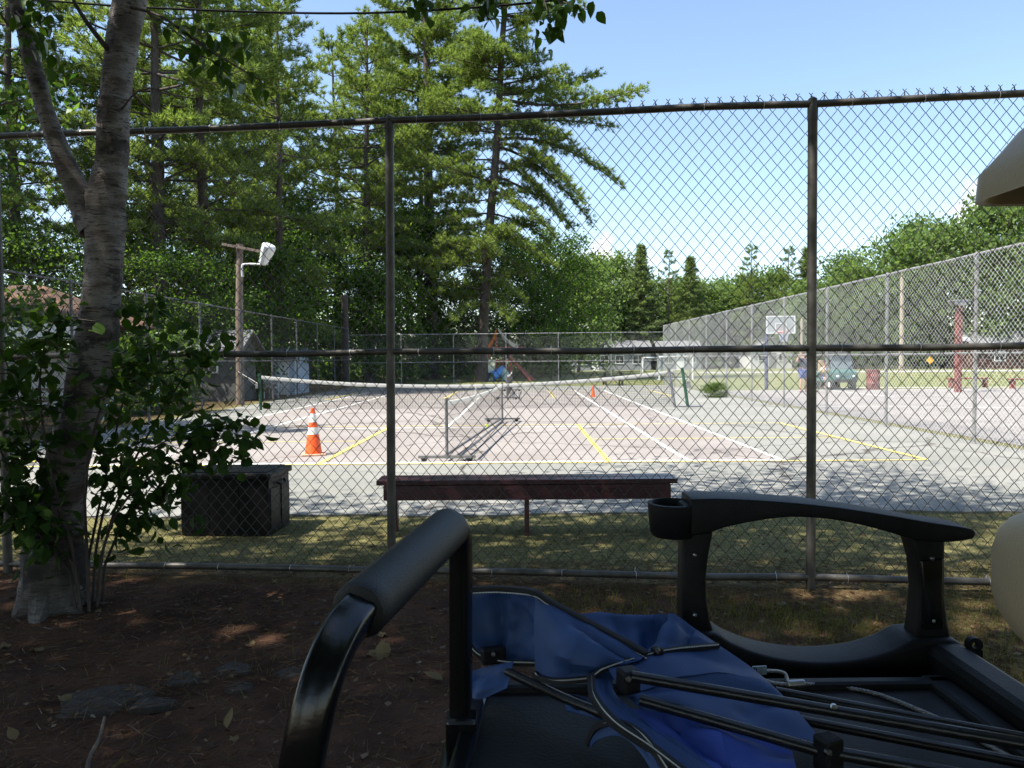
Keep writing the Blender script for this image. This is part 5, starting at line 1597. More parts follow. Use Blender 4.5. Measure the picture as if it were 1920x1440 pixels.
JS = dict(pel=(0, 0, .95), wai=(0, 0, 1.1), che=(0, 0, 1.3), nec=(0, 0, 1.5), hea=(0, -.02, 1.62), top=(0, -.01, 1.70),
          lsho=(-.19, 0, 1.40), lelb=(-.40, -.06, 1.30), lwri=(-.30, -.1, 1.52), lpal=(-.23, -.1, 1.60),
          rsho=(.19, 0, 1.40), relb=(.27, .02, 1.12), rwri=(.27, -.1, .88), rpal=(.27, -.12, .80),
          lhip=(-.1, 0, .90), lkne=(-.12, -.02, .49), lank=(-.13, .02, .08), ltoe=(-.14, -.14, .035),
          rhip=(.1, 0, .90), rkne=(.12, -.03, .49), rank=(.14, .02, .08), rtoe=(.16, -.14, .035))
person('person in dark shirt and blue shorts, one elbow raised, beside the fence post', tuple(gnd(1506, 736)), 0.3, JS, M_shirtdark, M_shorts)
JT = dict(pel=(0, 0, .55), wai=(0, .02, .70), che=(0, 0, .90), nec=(0, -.03, 1.09), hea=(0, -.06, 1.21), top=(0, -.05, 1.29),
          lsho=(-.19, -.01, 1.0), lelb=(-.25, -.1, .74), lwri=(-.15, -.33, .66), lpal=(-.1, -.4, .64),
          rsho=(.19, -.01, 1.0), relb=(.25, -.1, .74), rwri=(.15, -.33, .66), rpal=(.1, -.4, .64),
          lhip=(-.1, -.02, .53), lkne=(-.13, -.44, .52), lank=(-.13, -.46, .09), ltoe=(-.13, -.62, .035),
          rhip=(.1, -.02, .53), rkne=(.13, -.44, .52), rank=(.13, -.44, .09), rtoe=(.13, -.60, .035))
pp = gnd(1548, 729)
person('seated person in a white shirt beside the green golf cart', tuple(pp), -0.2, JT, M_shirtwhite, M_shorts)
root = thing('cooler', 'low grey box the person in white sits on', 'box', (pp[0], pp[1] + .05, 0))
g = G(); g.box((pp[0], pp[1] + .1, .2), (.5, .4, .38)); build('body', g, M_greywall, root, bevel=.02)
g = G(); g.box((pp[0], pp[1] + .1, .41), (.53, .43, .04)); build('lid', g, M_white, root, bevel=.01)


# ---- soccer goals
def goal(xa, xb, y, h, dep, label):
    root = thing('soccer_goal', label, 'soccer goal', ((xa + xb) / 2, y, 0), group='soccer goals')
    for x in (xa, xb):
        g = G(); g.tube([(x, y, 0), (x, y, h)], .06, 8); build('post', g, M_white, root)
        g = G(); g.tube([(x, y, h), (x, y + dep * .4, h), (x, y + dep, 0), (x, y, .03)], .035, 6); build('side_frame', g, M_white, root)
    g = G(); g.tube([(xa, y, h), (xb, y, h)], .06, 8); build('crossbar', g, M_white, root)
    g = G(); g.tube([(xa, y + dep, .03), (xb, y + dep, .03)], .035, 6); build('ground_bar', g, M_white, root)


goal(9.95, 12.2, 50, 1.55, 1.2, 'larger white soccer goal frame right of the tennis net')
goal(10.6, 12.0, 60, 1.5, 1.0, 'smaller white soccer goal frame further off')
# ---- picnic table by the far fence
p = gnd(1149, 722) + (0, 0, 0)
root = thing('picnic_table', 'dark picnic table on the grass behind the far fence', 'table', p)
g = G(); g.box(p + (0, 0, .74), (1.25, .7, .05)); build('table_top', g, M_tableblk, root)
for y in (-.65, .65):
    g = G(); g.box(p + (0, y, .45), (1.25, .27, .05)); build('seat', g, M_tableblk, root)
for x in (-.45, .45):
    g = G(); g.beam(p + (x, -.7, 0), p + (x, .25, .72), .09, .05); g.beam(p + (x, .7, 0), p + (x, -.25, .72), .09, .05); g.beam(p + (x, -.8, .41), p + (x, .8, .41), .05, .08); build('leg', g, M_tableblk, root)
# ---- buildings across the field
house('cabin', 'white house with gable behind the basketball hoop pole', 'house', 29.6, 34.4, 91, 97, 2.3, 1.5, M_whitewall, M_roofgrey, windows=((30.7, 1.4, .8, .8), (33.2, 1.4, .8, .8)), door=(32.0, .9, 1.95, M_greywall), ridge='y')
house('cabin', 'long grey cabin row with white windows beyond the field', 'cabin', 7.2, 16.5, 88, 93, 2.3, 1.2, M_greywall, M_roofgrey, windows=((8.6, 1.3, 1.6, 1.1), (11.0, 1.3, .9, .9), (12.8, 1.3, .9, .9), (15.0, 1.3, 1.2, 1.0)), door=(9.9, .8, 1.9, M_white))
house('cabin', 'grey cabin behind the soccer goals', 'cabin', 17.6, 22.5, 88, 93, 2.2, 1.2, M_greywall, M_roofgrey, windows=((18.6, 1.3, 1.0, .9), (21.3, 1.3, 1.0, .9)), door=(20.0, .9, 1.9, M_white))
house('building', 'dark brown building in the shade at the right edge', 'building', 47.5, 60, 76, 82, 2.4, 1.4, M_brownwall, M_roofgrey, windows=((50.0, 1.3, 1.0, .9), (54.5, 1.3, 1.0, .9)))
p = gnd(1340, 690); root = thing('parked_car', 'small white car parked across the field', 'car', p)
g = G(); x0, y0 = p[0], p[1]
g.prism([(x0 - 1.5, y0, .25), (x0 + 1.5, y0, .25), (x0 + 1.55, y0, .65), (x0 + .9, y0, .75), (x0 + .5, y0, 1.2), (x0 - .8, y0, 1.2), (x0 - 1.2, y0, .78), (x0 - 1.55, y0, .7)], (0, 1.5, 0)); build('body', g, M_white, root, bevel=.06)
g = G(); g.prism([(x0 - 1.0, y0 - .01, .8), (x0 + .72, y0 - .01, .8), (x0 + .42, y0 - .01, 1.13), (x0 - .72, y0 - .01, 1.13)], (0, .02, 0)); build('window', g, M_glass, root)
for x in (-.95, .95):
    g = G(); g.lathe([(.1, -.08), (.29, -.08), (.29, .08), (.1, .08)], (x0 + x, y0 + .05, .29), 16, axis=(0, 1, 0)); w = build('wheel', g, M_rubber, root)


# ---- play set behind the far fence
def playset():
    D = 52.0; o = gnd(940, 713); o = np.array([-0.75, 52.0, 0]); root = thing('play_set', 'red wooden play set with orange and white canopy and cream slide', 'play set', o)
    z = lambda py: 1.55 + (672 - py) * D / F
    x = lambda px: (px - 960) * D / F
    yf, yb = 51.2, 52.8
    for px in (916, 958):
        for y in (yf, yb):
            g = G(); g.beam((x(px), y, 0), (x(px), y, z(655)), .13, .13); build('post', g, M_redwood, root)
    g = G(); g.beam((x(884), yf, z(654)), (x(984), yf, z(654)), .12, .26); build('top_beam', g, M_redwood, root)
    g = G(); g.beam((x(884), yb, z(657)), (x(984), yb, z(657)), .12, .2); build('top_beam', g, M_redwood, root)
    g = G(); g.beam((x(932), yf - .02, z(657)), (x(932), yf - .02, z(630)), .08, .08); build('king_post', g, M_redwood, root)
    n = 8
    for pts, m, lab in ((((916, 655), (926, 640), (932, 624)), M_tarpor, 'orange canopy side'), (((936, 622), (952, 642), (972, 655)), M_tarpwh, 'white canopy side')):
        P = smooth_path([(x(a), 0, z(b_)) for a, b_ in pts], n); g = G()
        g.grid(np.stack([P + (0, yf - .3, -.05), P + (0, yf - .3, .24), P + (0, yb + .3, .24), P + (0, yb + .3, -.05)], 1)); build('canopy', g, m, root, label=lab)
    g = G(); g.box((x(937), 52, z(690)), (x(962) - x(912), 1.7, .12)); build('deck', g, M_redwood, root)
    for q in range(7):
        px = 918 + q * 6.4
        g = G(); g.box((x(px), yf - .03, z(681)), (.08, .03, .55)); build('slat', g, M_redwood, root)
    g = G(); g.box((x(937), yf - .06, z(690)), (x(960) - x(914), .05, .16)); build('deck_rail', g, M_redwood, root)
    g = G(); g.box((x(938), yf - .05, z(676)), (x(960) - x(914), .05, .08)); build('handrail', g, M_redwood, root)
    for y in (yf, yf + .7):
        g = G(); g.beam((x(958), y, z(672)), (x(993) + (y - yf) * .4, y - .5, 0), .1, .18); st = build('ladder_rail', g, M_redwood, root)
    for q in np.linspace(.2, .85, 5):
        a = np.array((x(958), yf + .35, z(672))); b_ = np.array((x(994), yf - .15, 0)); c_ = a + (b_ - a) * q
        g = G(); g.box(c_, (.2, .7, .05)); build('ladder_rung', g, M_redwood, root)
    g = G(); g.beam((x(920), yf, z(684)), (x(898), yf - .2, 0), .1, .14); build('brace', g, M_redwood, root)
    P = smooth_path([(x(924), yf - .1, z(674)), (x(923), yf - .5, z(688)), (x(921), yf - .9, z(704)), (x(920), yf - 1.3, .08)], 10); g = G()
    s = np.array([.24, 0, 0]); g.grid(np.stack([P - s + (0, 0, .16), P - s, P + s, P + s + (0, 0, .16)], 1)); build('slide', g, M_slide, root, smooth=True)
    g = G(); g.tube(smooth_path([(x(944), yf - .3, z(693)), (x(932), yf - .8, z(700)), (x(922), yf - 1.4, .3)], 10), .32, 12, caps=False); build('tube_slide', g, M_bluetube, root, smooth=True)
    g = G(); g.tube(smooth_path([(x(940), yf - .2, z(694)), (x(947), yf - .6, z(698)), (x(948), yf - .8, .0)], 10), .28, 12, caps=False); build('tube_slide', g, M_greentube, root, smooth=True)
    for px in (890, 896):
        g = G(); g.beam((x(px + 8), yf + .4, z(690)), (x(px), yf - .3, 0), .06, .06); build('swing_leg', g, M_yellow if px == 890 else M_redwood, root)


playset()

# ================================================================== foreground cart
cart = thing('utility_cart', 'black deck, grab bar, armrest and beige seat of the cart in the foreground', 'golf cart', (0.9, 0.9, 0))
ZD = 0.945
g = G(); g.prism([(-.125, .50, ZD - .06), (.80, .50, ZD - .06), (.80, 1.355, ZD - .06), (-.055, 1.355, ZD - .06)], (0, 0, .06)); build('deck', g, M_deck, cart, bevel=.008)
g = G(); g.prism([(-.145, .50, ZD - .075), (-.112, .50, ZD - .075), (-.04, 1.40, ZD - .075), (-.073, 1.40, ZD - .075)], (0, 0, .085)); build('deck_edge', g, M_blackgloss, cart, bevel=.006)
for a, b_, c_ in (((-.06, 1.335), (.80, 1.335), .035), ((.775, .5), (.775, 1.36), .05)):
    g = G(); g.beam((*a, ZD - .005), (*b_, ZD - .005), c_, .035); build('deck_rim', g, M_blackplastic, cart, bevel=.01)
g = G(); g.prism([(.80, .50, ZD - .2), (.80, 1.47, ZD - .2), (.80, 1.47, .985), (.80, 1.40, .99), (.80, .50, .99)], (.075, 0, 0)); build('side_rim', g, M_blackplastic, cart, bevel=.018)
# armrest (traced in its own plane 1.45 m away, 7 cm thick)
DA = 1.45
def plate(name, pts, d0, th, m, bev, parent=cart, lab=None):
    g = G(); g.prism([at(x, y, d0) for x, y in pts], (0, th, 0)); return build(name, g, m, parent, bevel=bev, smooth=True, label=lab, segs=3)


arm_top = [(1296, 936), (1350, 935), (1420, 938), (1500, 944), (1580, 953), (1660, 965), (1740, 979), (1800, 988), (1824, 993), (1831, 1000)]
arm_bot = [(1826, 1010), (1800, 1015), (1760, 1017), (1715, 1012), (1660, 996), (1600, 981), (1540, 972), (1480, 970), (1420, 977), (1365, 988), (1330, 999), (1296, 1004)]
tp_ = smooth_path([(x, y, 0) for x, y in arm_top], 30)[:, :2]; bt_ = smooth_path([(x, y, 0) for x, y in arm_bot], 34)[:, :2]
arm = plate('armrest', [tuple(q) for q in tp_] + [tuple(q) for q in bt_], DA - .01, .085, M_blackplastic, .012)
c_ = at(1262, 942, DA + .032); h_ = .066
g = G(); g.lathe([(.040, -h_), (.046, -h_ + .008), (.050, -.008), (.050, .0), (.044, .001), (.041, -.006), (.037, -h_ + .01), (.003, -h_ + .008)], c_, 32); build('cup_holder', g, M_blackplastic, arm, smooth=True)
g = G(); g.box(at(1298, 969, DA + .033), (.05, .07, .06)); build('cup_bridge', g, M_blackplastic, arm, bevel=.01)
ls = plate('arm_support', [(1281, 1000), (1339, 996), (1330, 1040), (1325, 1085), (1326, 1125), (1333, 1165), (1344, 1200), (1346, 1214), (1277, 1214), (1279, 1110)], DA + .01, .05, M_blackplastic, .007)
rs = plate('arm_support', [(1708, 1008), (1774, 1010), (1773, 1060), (1773, 1120), (1779, 1170), (1788, 1212), (1714, 1212), (1722, 1160), (1726, 1110), (1722, 1055)], DA + .01, .05, M_blackplastic, .007)
plate('support_groove', [(1727, 1052), (1770, 1048), (1768, 1110), (1770, 1180), (1730, 1182), (1733, 1110)], DA + .004, .012, M_blackgloss, .003, rs)
for par, (x, y) in ((ls, (1303, 1040)), (ls, (1303, 1153)), (rs, (1748, 1047)), (rs, (1750, 1164))):
    g = G(); g.lathe([(.004, -.003), (.0042, .001), (.002, .004)], at(x, y, DA + .006), 10, axis=(0, -1, 0)); build('screw', g, M_alu, par, smooth=True)
bs_top = [(1240, 1192), (1290, 1190), (1343, 1190), (1375, 1208), (1420, 1226), (1480, 1240), (1550, 1245), (1620, 1239), (1680, 1222), (1717, 1203), (1760, 1200), (1795, 1203), (1816, 1218), (1840, 1243)]
bs_ = [tuple(q) for q in smooth_path([(x, y, 0) for x, y in bs_top], 50)[:, :2]]
plate('arm_base', bs_ + [(1842, 1330), (1240, 1330)], DA - .012, .10, M_blackplastic, .012)
g = G(); L_ = at(1829, 1222, 1.42)
a = np.linspace(0, math.pi, 12)
outer = [L_ + (.0145 * math.cos(t), 0, .012 + .0145 * math.sin(t)) for t in a] + [L_ + (-.0145, 0, -.035), L_ + (.0145, 0, -.035)]
hole = [L_ + (.0065 * math.cos(t), 0, .012 + .0065 * math.sin(t)) for t in np.linspace(0, 2 * math.pi, 12, endpoint=False)]
ang = np.linspace(0, 2 * math.pi, 24, endpoint=False)
ring_o = [L_ + (.0145 * math.cos(t), 0, .012 + .0145 * math.sin(t)) for t in ang]; ring_i = [L_ + (.0065 * math.cos(t), 0, .012 + .0065 * math.sin(t)) for t in ang]
n = 24; vv = np.array(ring_o + ring_i + [q + (0, .012, 0) for q in ring_o] + [q + (0, .012, 0) for q in ring_i])
ff = []
for i in range(n):
    j = (i + 1) % n
    ff += [(i, j, n + j, n + i), (2 * n + i, 3 * n + i, 3 * n + j, 2 * n + j), (i, 2 * n + i, 2 * n + j, j), (n + i, n + j, 3 * n + j, 3 * n + i)]
g.add(vv, ff); g.box(L_ + (0, .006, -.02), (.029, .0118, .045)); build('lug', g, M_blackplastic, cart)
# grab bar
near_leg = [at(560, 1700, .74), at(556, 1560, .735), at(566, 1440, .73), at(588, 1330, .735), at(612, 1250, .75), at(642, 1185, .78), at(676, 1143, .825)]
grip0, grip1 = at(672, 1146, .82), at(842, 990, 1.15)
far_leg = [at(838, 993, 1.145), at(853, 987, 1.17), at(862, 1004, 1.19), at(864, 1040, 1.2), at(864, 1150, 1.205), at(864, 1362, 1.215)]
g = G(); P = smooth_path(near_leg, 36); g.tube(P, .021, 16, sx=1.0); gb = build('grab_bar', g, M_blackgloss, cart, smooth=True)
g = G(); g.tube([grip0, grip1], .016, 12); build('bar_core', g, M_blackgloss, gb, smooth=True)
g = G(); ax = (grip1 - grip0) / np.linalg.norm(grip1 - grip0)
P = [grip0 - ax * .006, grip0 - ax * .002, grip0 + ax * .004, *(grip0 + (grip1 - grip0) * t for t in np.linspace(.06, .94, 10)), grip1 - ax * .006, grip1, grip1 + ax * .004]
rr_ = [.022, .030, .0325] + [.0325] * 10 + [.0325, .030, .022]
g.tube(P, rr_, 28); build('foam_grip', g, M_foam, gb, smooth=True)
g = G(); g.tube(smooth_path(far_leg, 30), .0165, 16, sx=1.0); build('grab_bar', g, M_blackgloss, cart, smooth=True)
q = at(866, 1362, 1.205); g = G(); g.box(q + (0, 0, -.015), (.05, .045, .07)); g.box(q + (-.005, -.05, -.045), (.055, .16, .02)); build('bar_bracket', g, M_blackgloss, cart, bevel=.006)
g = G(); g.tube(smooth_path([at(560, 1700, .74), at(560, 1700, .74) + (.05, 0, -.12), (0.0, .74, .80)], 10), .021, 12, sx=1.0); build('bar_foot', g, M_blackgloss, cart, smooth=True)
# seat cushion at the right edge: a rounded slab
def rounded(c, hx, hy, hz, e, n=28, m=16):
    u = np.linspace(-math.pi / 2, math.pi / 2, m); w = np.linspace(-math.pi, math.pi, n, endpoint=False)
    sp = lambda a: np.sign(a) * np.abs(a) ** e
    P = np.array([[[hx * sp(math.cos(a)) * sp(math.cos(b_)), hy * sp(math.cos(a)) * sp(math.sin(b_)), hz * sp(math.sin(a))] for b_ in w] for a in u]) + np.asarray(c)
    g = G(); v = P.reshape(-1, 3); f = [(i * n + j, i * n + (j + 1) % n, (i + 1) * n + (j + 1) % n, (i + 1) * n + j) for i in range(m - 1) for j in range(n)]
    g.add(v, f); return g


sc_ = at(2010, 1082, 1.22)
build('seat_back', rounded(sc_ + (.03, -.30, .0), .168, .42, .135, .62), M_beige, cart, smooth=True)
g = rounded(sc_ + (.40, -.25, -.22), .36, .42, .07, .5); build('seat_cushion', g, M_beige, cart, smooth=True)
# moulded roof over the front seats
def roof_ring(x0, x1, y0, y1, z, r, n=7):
    P = []
    for cx, cy, a0 in ((x1 - r, y1 - r, 0), (x0 + r, y1 - r, 90), (x0 + r, y0 + r, 180), (x1 - r, y0 + r, 270)):
        for a in np.linspace(a0, a0 + 90, n):
            P.append((cx + r * math.cos(math.radians(a)), cy + r * math.sin(math.radians(a)), z))
    return P


zr = at(1828, 384, 1.5)[2]; xr = at(1828, 384, 1.5)[0] - .02
rings = [roof_ring(xr, 2.5, .15, 1.53, zr, .07), roof_ring(xr + .003, 2.496, .154, 1.526, zr + .05, .07), roof_ring(xr + .022, 2.48, .17, 1.50, zr + .085, .08), roof_ring(xr + .042, 2.46, .20, 1.48, zr + .118, .08),
         roof_ring(xr + .052, 2.45, .215, 1.465, zr + .130, .08), roof_ring(xr + .058, 2.44, .22, 1.455, zr + .175, .08), roof_ring(xr + .14, 2.35, .32, 1.36, zr + .235, .1)]
inn = [roof_ring(xr + .012, 2.488, .162, 1.518, zr + .002, .065), roof_ring(xr + .05, 2.45, .2, 1.48, zr + .07, .06), roof_ring(xr + .2, 2.3, .35, 1.3, zr + .13, .06)]
g = G(); k_ = len(rings[0]); allr = inn[::-1] + rings; v = np.array([q for r in allr for q in r])
ff = [(i * k_ + j, i * k_ + (j + 1) % k_, (i + 1) * k_ + (j + 1) % k_, (i + 1) * k_ + j) for i in range(len(allr) - 1) for j in range(k_)]
ff += [tuple(range(k_)), tuple((len(allr) - 1) * k_ + j for j in range(k_ - 1, -1, -1))]
g.add(v, ff); build('roof', g, M_beigeplastic, cart, smooth=True)
for x, y in ((1.5, .25), (1.5, 1.42), (2.4, .25), (2.4, 1.42)):
    g = G(); g.tube([(x, y, .8), (x, y, zr + .04)], .02, 8); build('strut', g, M_blackplastic, cart, smooth=True)
# body and wheels below the deck
g = G(); g.prism([(-.02, .30, .42), (2.5, .30, .38), (2.75, .30, .55), (2.7, .30, .82), (1.9, .30, .80), (1.85, .30, .5), (1.35, .30, .5), (1.3, .30, .80), (-.02, .30, .83)], (0, 1.12, 0)); build('body', g, M_bodygreen, cart, bevel=.03)
for x in (.35, 2.25):
    for y in (.34, 1.38):
        g = G(); g.lathe([(.12, -.1), (.25, -.1), (.28, -.06), (.28, .06), (.25, .1), (.12, .1)], (x, y, .28), 22, axis=(0, 1, 0)); w = build('wheel', g, M_rubber, cart, smooth=True)
        g = G(); g.lathe([(.02, -.102), (.13, -.102), (.13, .102), (.02, .102)], (x, y, .28), 14, axis=(0, 1, 0)); build('rim', g, M_galv, w)

# ---- folded camp chair on the deck
ch_o = at(1250, 1300, 1.2); ch_o[2] = ZD
chair_ = thing('camp_chair', 'folded blue camp chair with black tubes lying on the black deck', 'camp chair', ch_o)
crng = np.random.default_rng(44)


def cloth(name, rows, nu=26, nv=18, amp=.004, bulge=0.0, m=None, th=.0022, wr=9.0, creases=()):
    """rows: list of rows of (px,py,d); smooth surface through them with fine wrinkles"""
    R = [smooth_path([at(*q) for q in r], nu) for r in rows]
    n = min(len(r) for r in R); R = [r[np.linspace(0, len(r) - 1, nu).round().astype(int)] for r in R]
    A_ = np.array(R); cols = [smooth_path(A_[:, j], nv * 1) for j in range(nu)]
    n2 = min(len(c) for c in cols); P = np.stack([c[np.linspace(0, len(c) - 1, nv).round().astype(int)] for c in cols], 1)
    du = np.gradient(P, axis=1); dv = np.gradient(P, axis=0); N = np.cross(du, dv); N /= (np.linalg.norm(N, axis=2, keepdims=True) + 1e-9)
    if N[..., 1].mean() > 0: N = -N
    U, W = np.meshgrid(np.linspace(0, 1, nu), np.linspace(0, 1, nv))
    ph = crng.uniform(0, 6.28, 6)
    w = np.sin(U * wr + W * 4 + ph[0]) * .5 + np.sin(U * wr * .6 - W * wr * .8 + ph[1]) * .5 + np.sin(U * wr * 2.1 + W * 3 + ph[2]) * .22 + np.sin(W * wr * 1.7 + U * 2 + ph[3]) * .22
    edge_ = (np.sin(math.pi * U) * np.sin(math.pi * W)) ** .35
    P = P + N * (1.6 * amp * w * edge_ + bulge * np.sin(math.pi * U) * np.sin(math.pi * W))[..., None]
    for (u0, w0, u1, w1, dep, sig) in creases:
        d = np.array([u1 - u0, w1 - w0]); ln = np.linalg.norm(d); d /= ln
        s = (U - u0) * d[0] + (W - w0) * d[1]; q = -(U - u0) * d[1] + (W - w0) * d[0]
        k_ = np.exp(-(q / sig) ** 2) * np.clip(np.minimum(s, ln - s) / (.2 * ln) + .5, 0, 1)
        P = P - N * (dep * k_)[..., None]
    g = G(); g.grid(P); Pb = P - N * th
    b0 = g.n; g.grid(Pb); nvv, nuu = P.shape[:2]
    g.f[-(nvv - 1) * (nuu - 1):] = [tuple(reversed(q)) for q in g.f[-(nvv - 1) * (nuu - 1):]]
    idx = lambda i, j: i * nuu + j
    per = [idx(0, j) for j in range(nuu)] + [idx(i, nuu - 1) for i in range(1, nvv)] + [idx(nvv - 1, j) for j in range(nuu - 2, -1, -1)] + [idx(i, 0) for i in range(nvv - 2, 0, -1)]
    for a, b_ in zip(per, per[1:] + per[:1]):
        g.f.append((a, b_, b_ + b0, a + b0))
    return build(name, g, m or M_bluecloth, chair_, smooth=True)


def piping(pts, r=.0045, stitch=True, par=None, off=None):
    P = smooth_path([at(*q) for q in pts], 34) + (0, -.003, 0)
    g = G(); g.tube(P, r, 8, sx=1.0); o = build('piping', g, M_piping, par or chair_, smooth=True)
    if stitch:
        g = G(); Q = P + (np.asarray(off) if off is not None else np.array([0, -r * 1.05, r * .75]))
        for i in range(len(Q) - 1):
            for t in (0.0, .34, .67):
                a = Q[i] + (Q[i + 1] - Q[i]) * t; b_ = Q[i] + (Q[i + 1] - Q[i]) * (t + .26)
                g.tube([a, b_], .0013, 4)
        s = build('stitching', g, M_stitch, o, kind='stuff')
    return o


pa = cloth('fabric_panel', [[(862, 1106, 1.40), (930, 1104, 1.37), (980, 1107, 1.36), (1006, 1110, 1.33)], [(868, 1160, 1.39), (930, 1165, 1.38), (980, 1160, 1.37), (1004, 1170, 1.325)],
                            [(880, 1212, 1.37), (920, 1236, 1.36), (965, 1241, 1.35), (1003, 1242, 1.32)]], amp=.005, creases=((.3, .1, .45, .8, .016, .07), (.55, .3, .9, .6, .008, .06)))
pbm = cloth('fabric_panel', [[(1004, 1110, 1.33), (1075, 1147, 1.30), (1140, 1185, 1.26), (1214, 1228, 1.22)], [(1001, 1190, 1.31), (1060, 1205, 1.24), (1120, 1222, 1.21), (1190, 1240, 1.20)],
                             [(1004, 1262, 1.29), (1040, 1274, 1.24), (1090, 1273, 1.21), (1120, 1262, 1.20)]], amp=.003, bulge=.012, creases=((.35, .2, .95, .45, .014, .08), (.3, .65, .8, .75, -.008, .08)))
pc_ = cloth('fabric_panel', [[(1075, 1153, 1.44), (1130, 1147, 1.43), (1180, 1152, 1.43), (1226, 1152, 1.42), (1256, 1146, 1.40), (1305, 1180, 1.38), (1350, 1210, 1.36)],
                             [(1085, 1190, 1.40), (1140, 1185, 1.38), (1185, 1190, 1.37), (1215, 1192, 1.39), (1245, 1190, 1.34), (1295, 1200, 1.34), (1350, 1212, 1.34)],
                             [(1110, 1250, 1.32), (1150, 1245, 1.31), (1185, 1240, 1.30), (1210, 1234, 1.30), (1235, 1230, 1.29), (1290, 1224, 1.30), (1350, 1216, 1.32)]], nu=34, amp=.004,
            creases=((.62, .0, .45, .9, .02, .05), (.25, .05, .35, .9, .012, .06), (.78, .1, .85, .9, .01, .05)))
pd = cloth('fabric_panel', [[(1140, 1252, 1.19), (1200, 1229, 1.23), (1260, 1216, 1.27), (1346, 1208, 1.31)], [(1160, 1285, 1.16), (1250, 1262, 1.20), (1330, 1250, 1.24), (1415, 1256, 1.26)],
                            [(1185, 1312, 1.13), (1290, 1300, 1.15), (1390, 1300, 1.18), (1482, 1318, 1.18)], [(1210, 1335, 1.10), (1330, 1350, 1.10), (1440, 1370, 1.11), (1548, 1396, 1.10)]], nu=34, nv=26, amp=.004, bulge=.01,
           creases=((.1, .55, .9, .7, .012, .08), (.55, .9, .95, .62, .010, .05)))
pe = cloth('fabric_panel', [[(1108, 1268, 1.19), (1114, 1305, 1.13), (1150, 1352, 1.07), (1220, 1400, 1.02), (1310, 1470, .96)], [(1128, 1262, 1.20), (1132, 1300, 1.15), (1172, 1345, 1.09), (1245, 1392, 1.04), (1335, 1460, .985)],
                            [(1150, 1258, 1.20), (1152, 1296, 1.16), (1192, 1336, 1.10), (1270, 1388, 1.055), (1360, 1452, 1.0)]], amp=.003)
pf = cloth('fabric_panel', [[(1180, 1328, 1.11), (1290, 1345, 1.09), (1390, 1375, 1.07), (1485, 1408, 1.05)], [(1250, 1390, 1.05), (1320, 1400, 1.04), (1400, 1418, 1.03), (1490, 1428, 1.02)],
                            [(1330, 1470, .99), (1380, 1475, .985), (1420, 1478, .98), (1500, 1470, .98)]], amp=.006, m=mat('lit_blue_polyester', (.024, .060, .32), .6, 0, .2, 7, .2, 900), creases=((.2, .1, .5, .95, .014, .07),))  # light through the thin cloth is put into this brighter blue
pg = cloth('fabric_panel', [[(862, 1266, 1.34), (905, 1252, 1.33), (962, 1240, 1.31)], [(862, 1290, 1.32), (905, 1278, 1.31), (958, 1262, 1.30)], [(862, 1322, 1.30), (900, 1312, 1.295), (950, 1290, 1.285)]], amp=.004)
ph_ = cloth('fabric_panel', [[(1055, 1300, 1.24), (1085, 1304, 1.22), (1125, 1318, 1.19)], [(1058, 1315, 1.22), (1090, 1322, 1.20), (1135, 1338, 1.165)], [(1062, 1332, 1.20), (1095, 1340, 1.18), (1140, 1355, 1.15)]], amp=.003)
pi_ = cloth('fabric_panel', [[(1110, 1385, 1.14), (1125, 1358, 1.13), (1165, 1350, 1.10), (1215, 1378, 1.05), (1270, 1450, .99)], [(1102, 1392, 1.135), (1120, 1362, 1.11), (1162, 1358, 1.08), (1205, 1385, 1.03), (1255, 1460, .975)],
                             [(1108, 1400, 1.12), (1125, 1385, 1.10), (1160, 1380, 1.07), (1195, 1405, 1.03), (1240, 1475, .97)]], amp=.002)
piping([(866, 1106, 1.395), (930, 1103, 1.37), (985, 1107, 1.35), (1006, 1112, 1.33), (1030, 1128, 1.32), (1090, 1160, 1.29), (1150, 1192, 1.25), (1212, 1226, 1.22)], .006, True, pbm, off=(0, -.0068, -.0045))
piping([(868, 1140, 1.38), (876, 1195, 1.36), (896, 1226, 1.345), (940, 1240, 1.335), (1003, 1243, 1.32)], .005, True, pa)
piping([(1003, 1262, 1.285), (1012, 1270, 1.27), (1050, 1276, 1.23), (1100, 1272, 1.205)], .005, True, pbm)
piping([(1108, 1270, 1.185), (1118, 1262, 1.19), (1135, 1252, 1.195), (1200, 1231, 1.225), (1262, 1217, 1.265), (1346, 1209, 1.305)], .0045, True, pd)
piping([(1108, 1268, 1.185), (1113, 1305, 1.125), (1150, 1352, 1.065), (1220, 1400, 1.015), (1310, 1470, .955)], .0065, True, pe)
piping([(1102, 1392, 1.135), (1120, 1360, 1.11), (1163, 1354, 1.075), (1208, 1382, 1.03), (1260, 1456, .975)], .005, True, pi_)


def ctube(pts, r, nm='frame_tube'):
    g = G(); P = [at(*q) for q in pts]; g.tube(P if len(P) < 3 else smooth_path(P, 16), r, 14); return build(nm, g, M_blacktube, chair_, smooth=True)


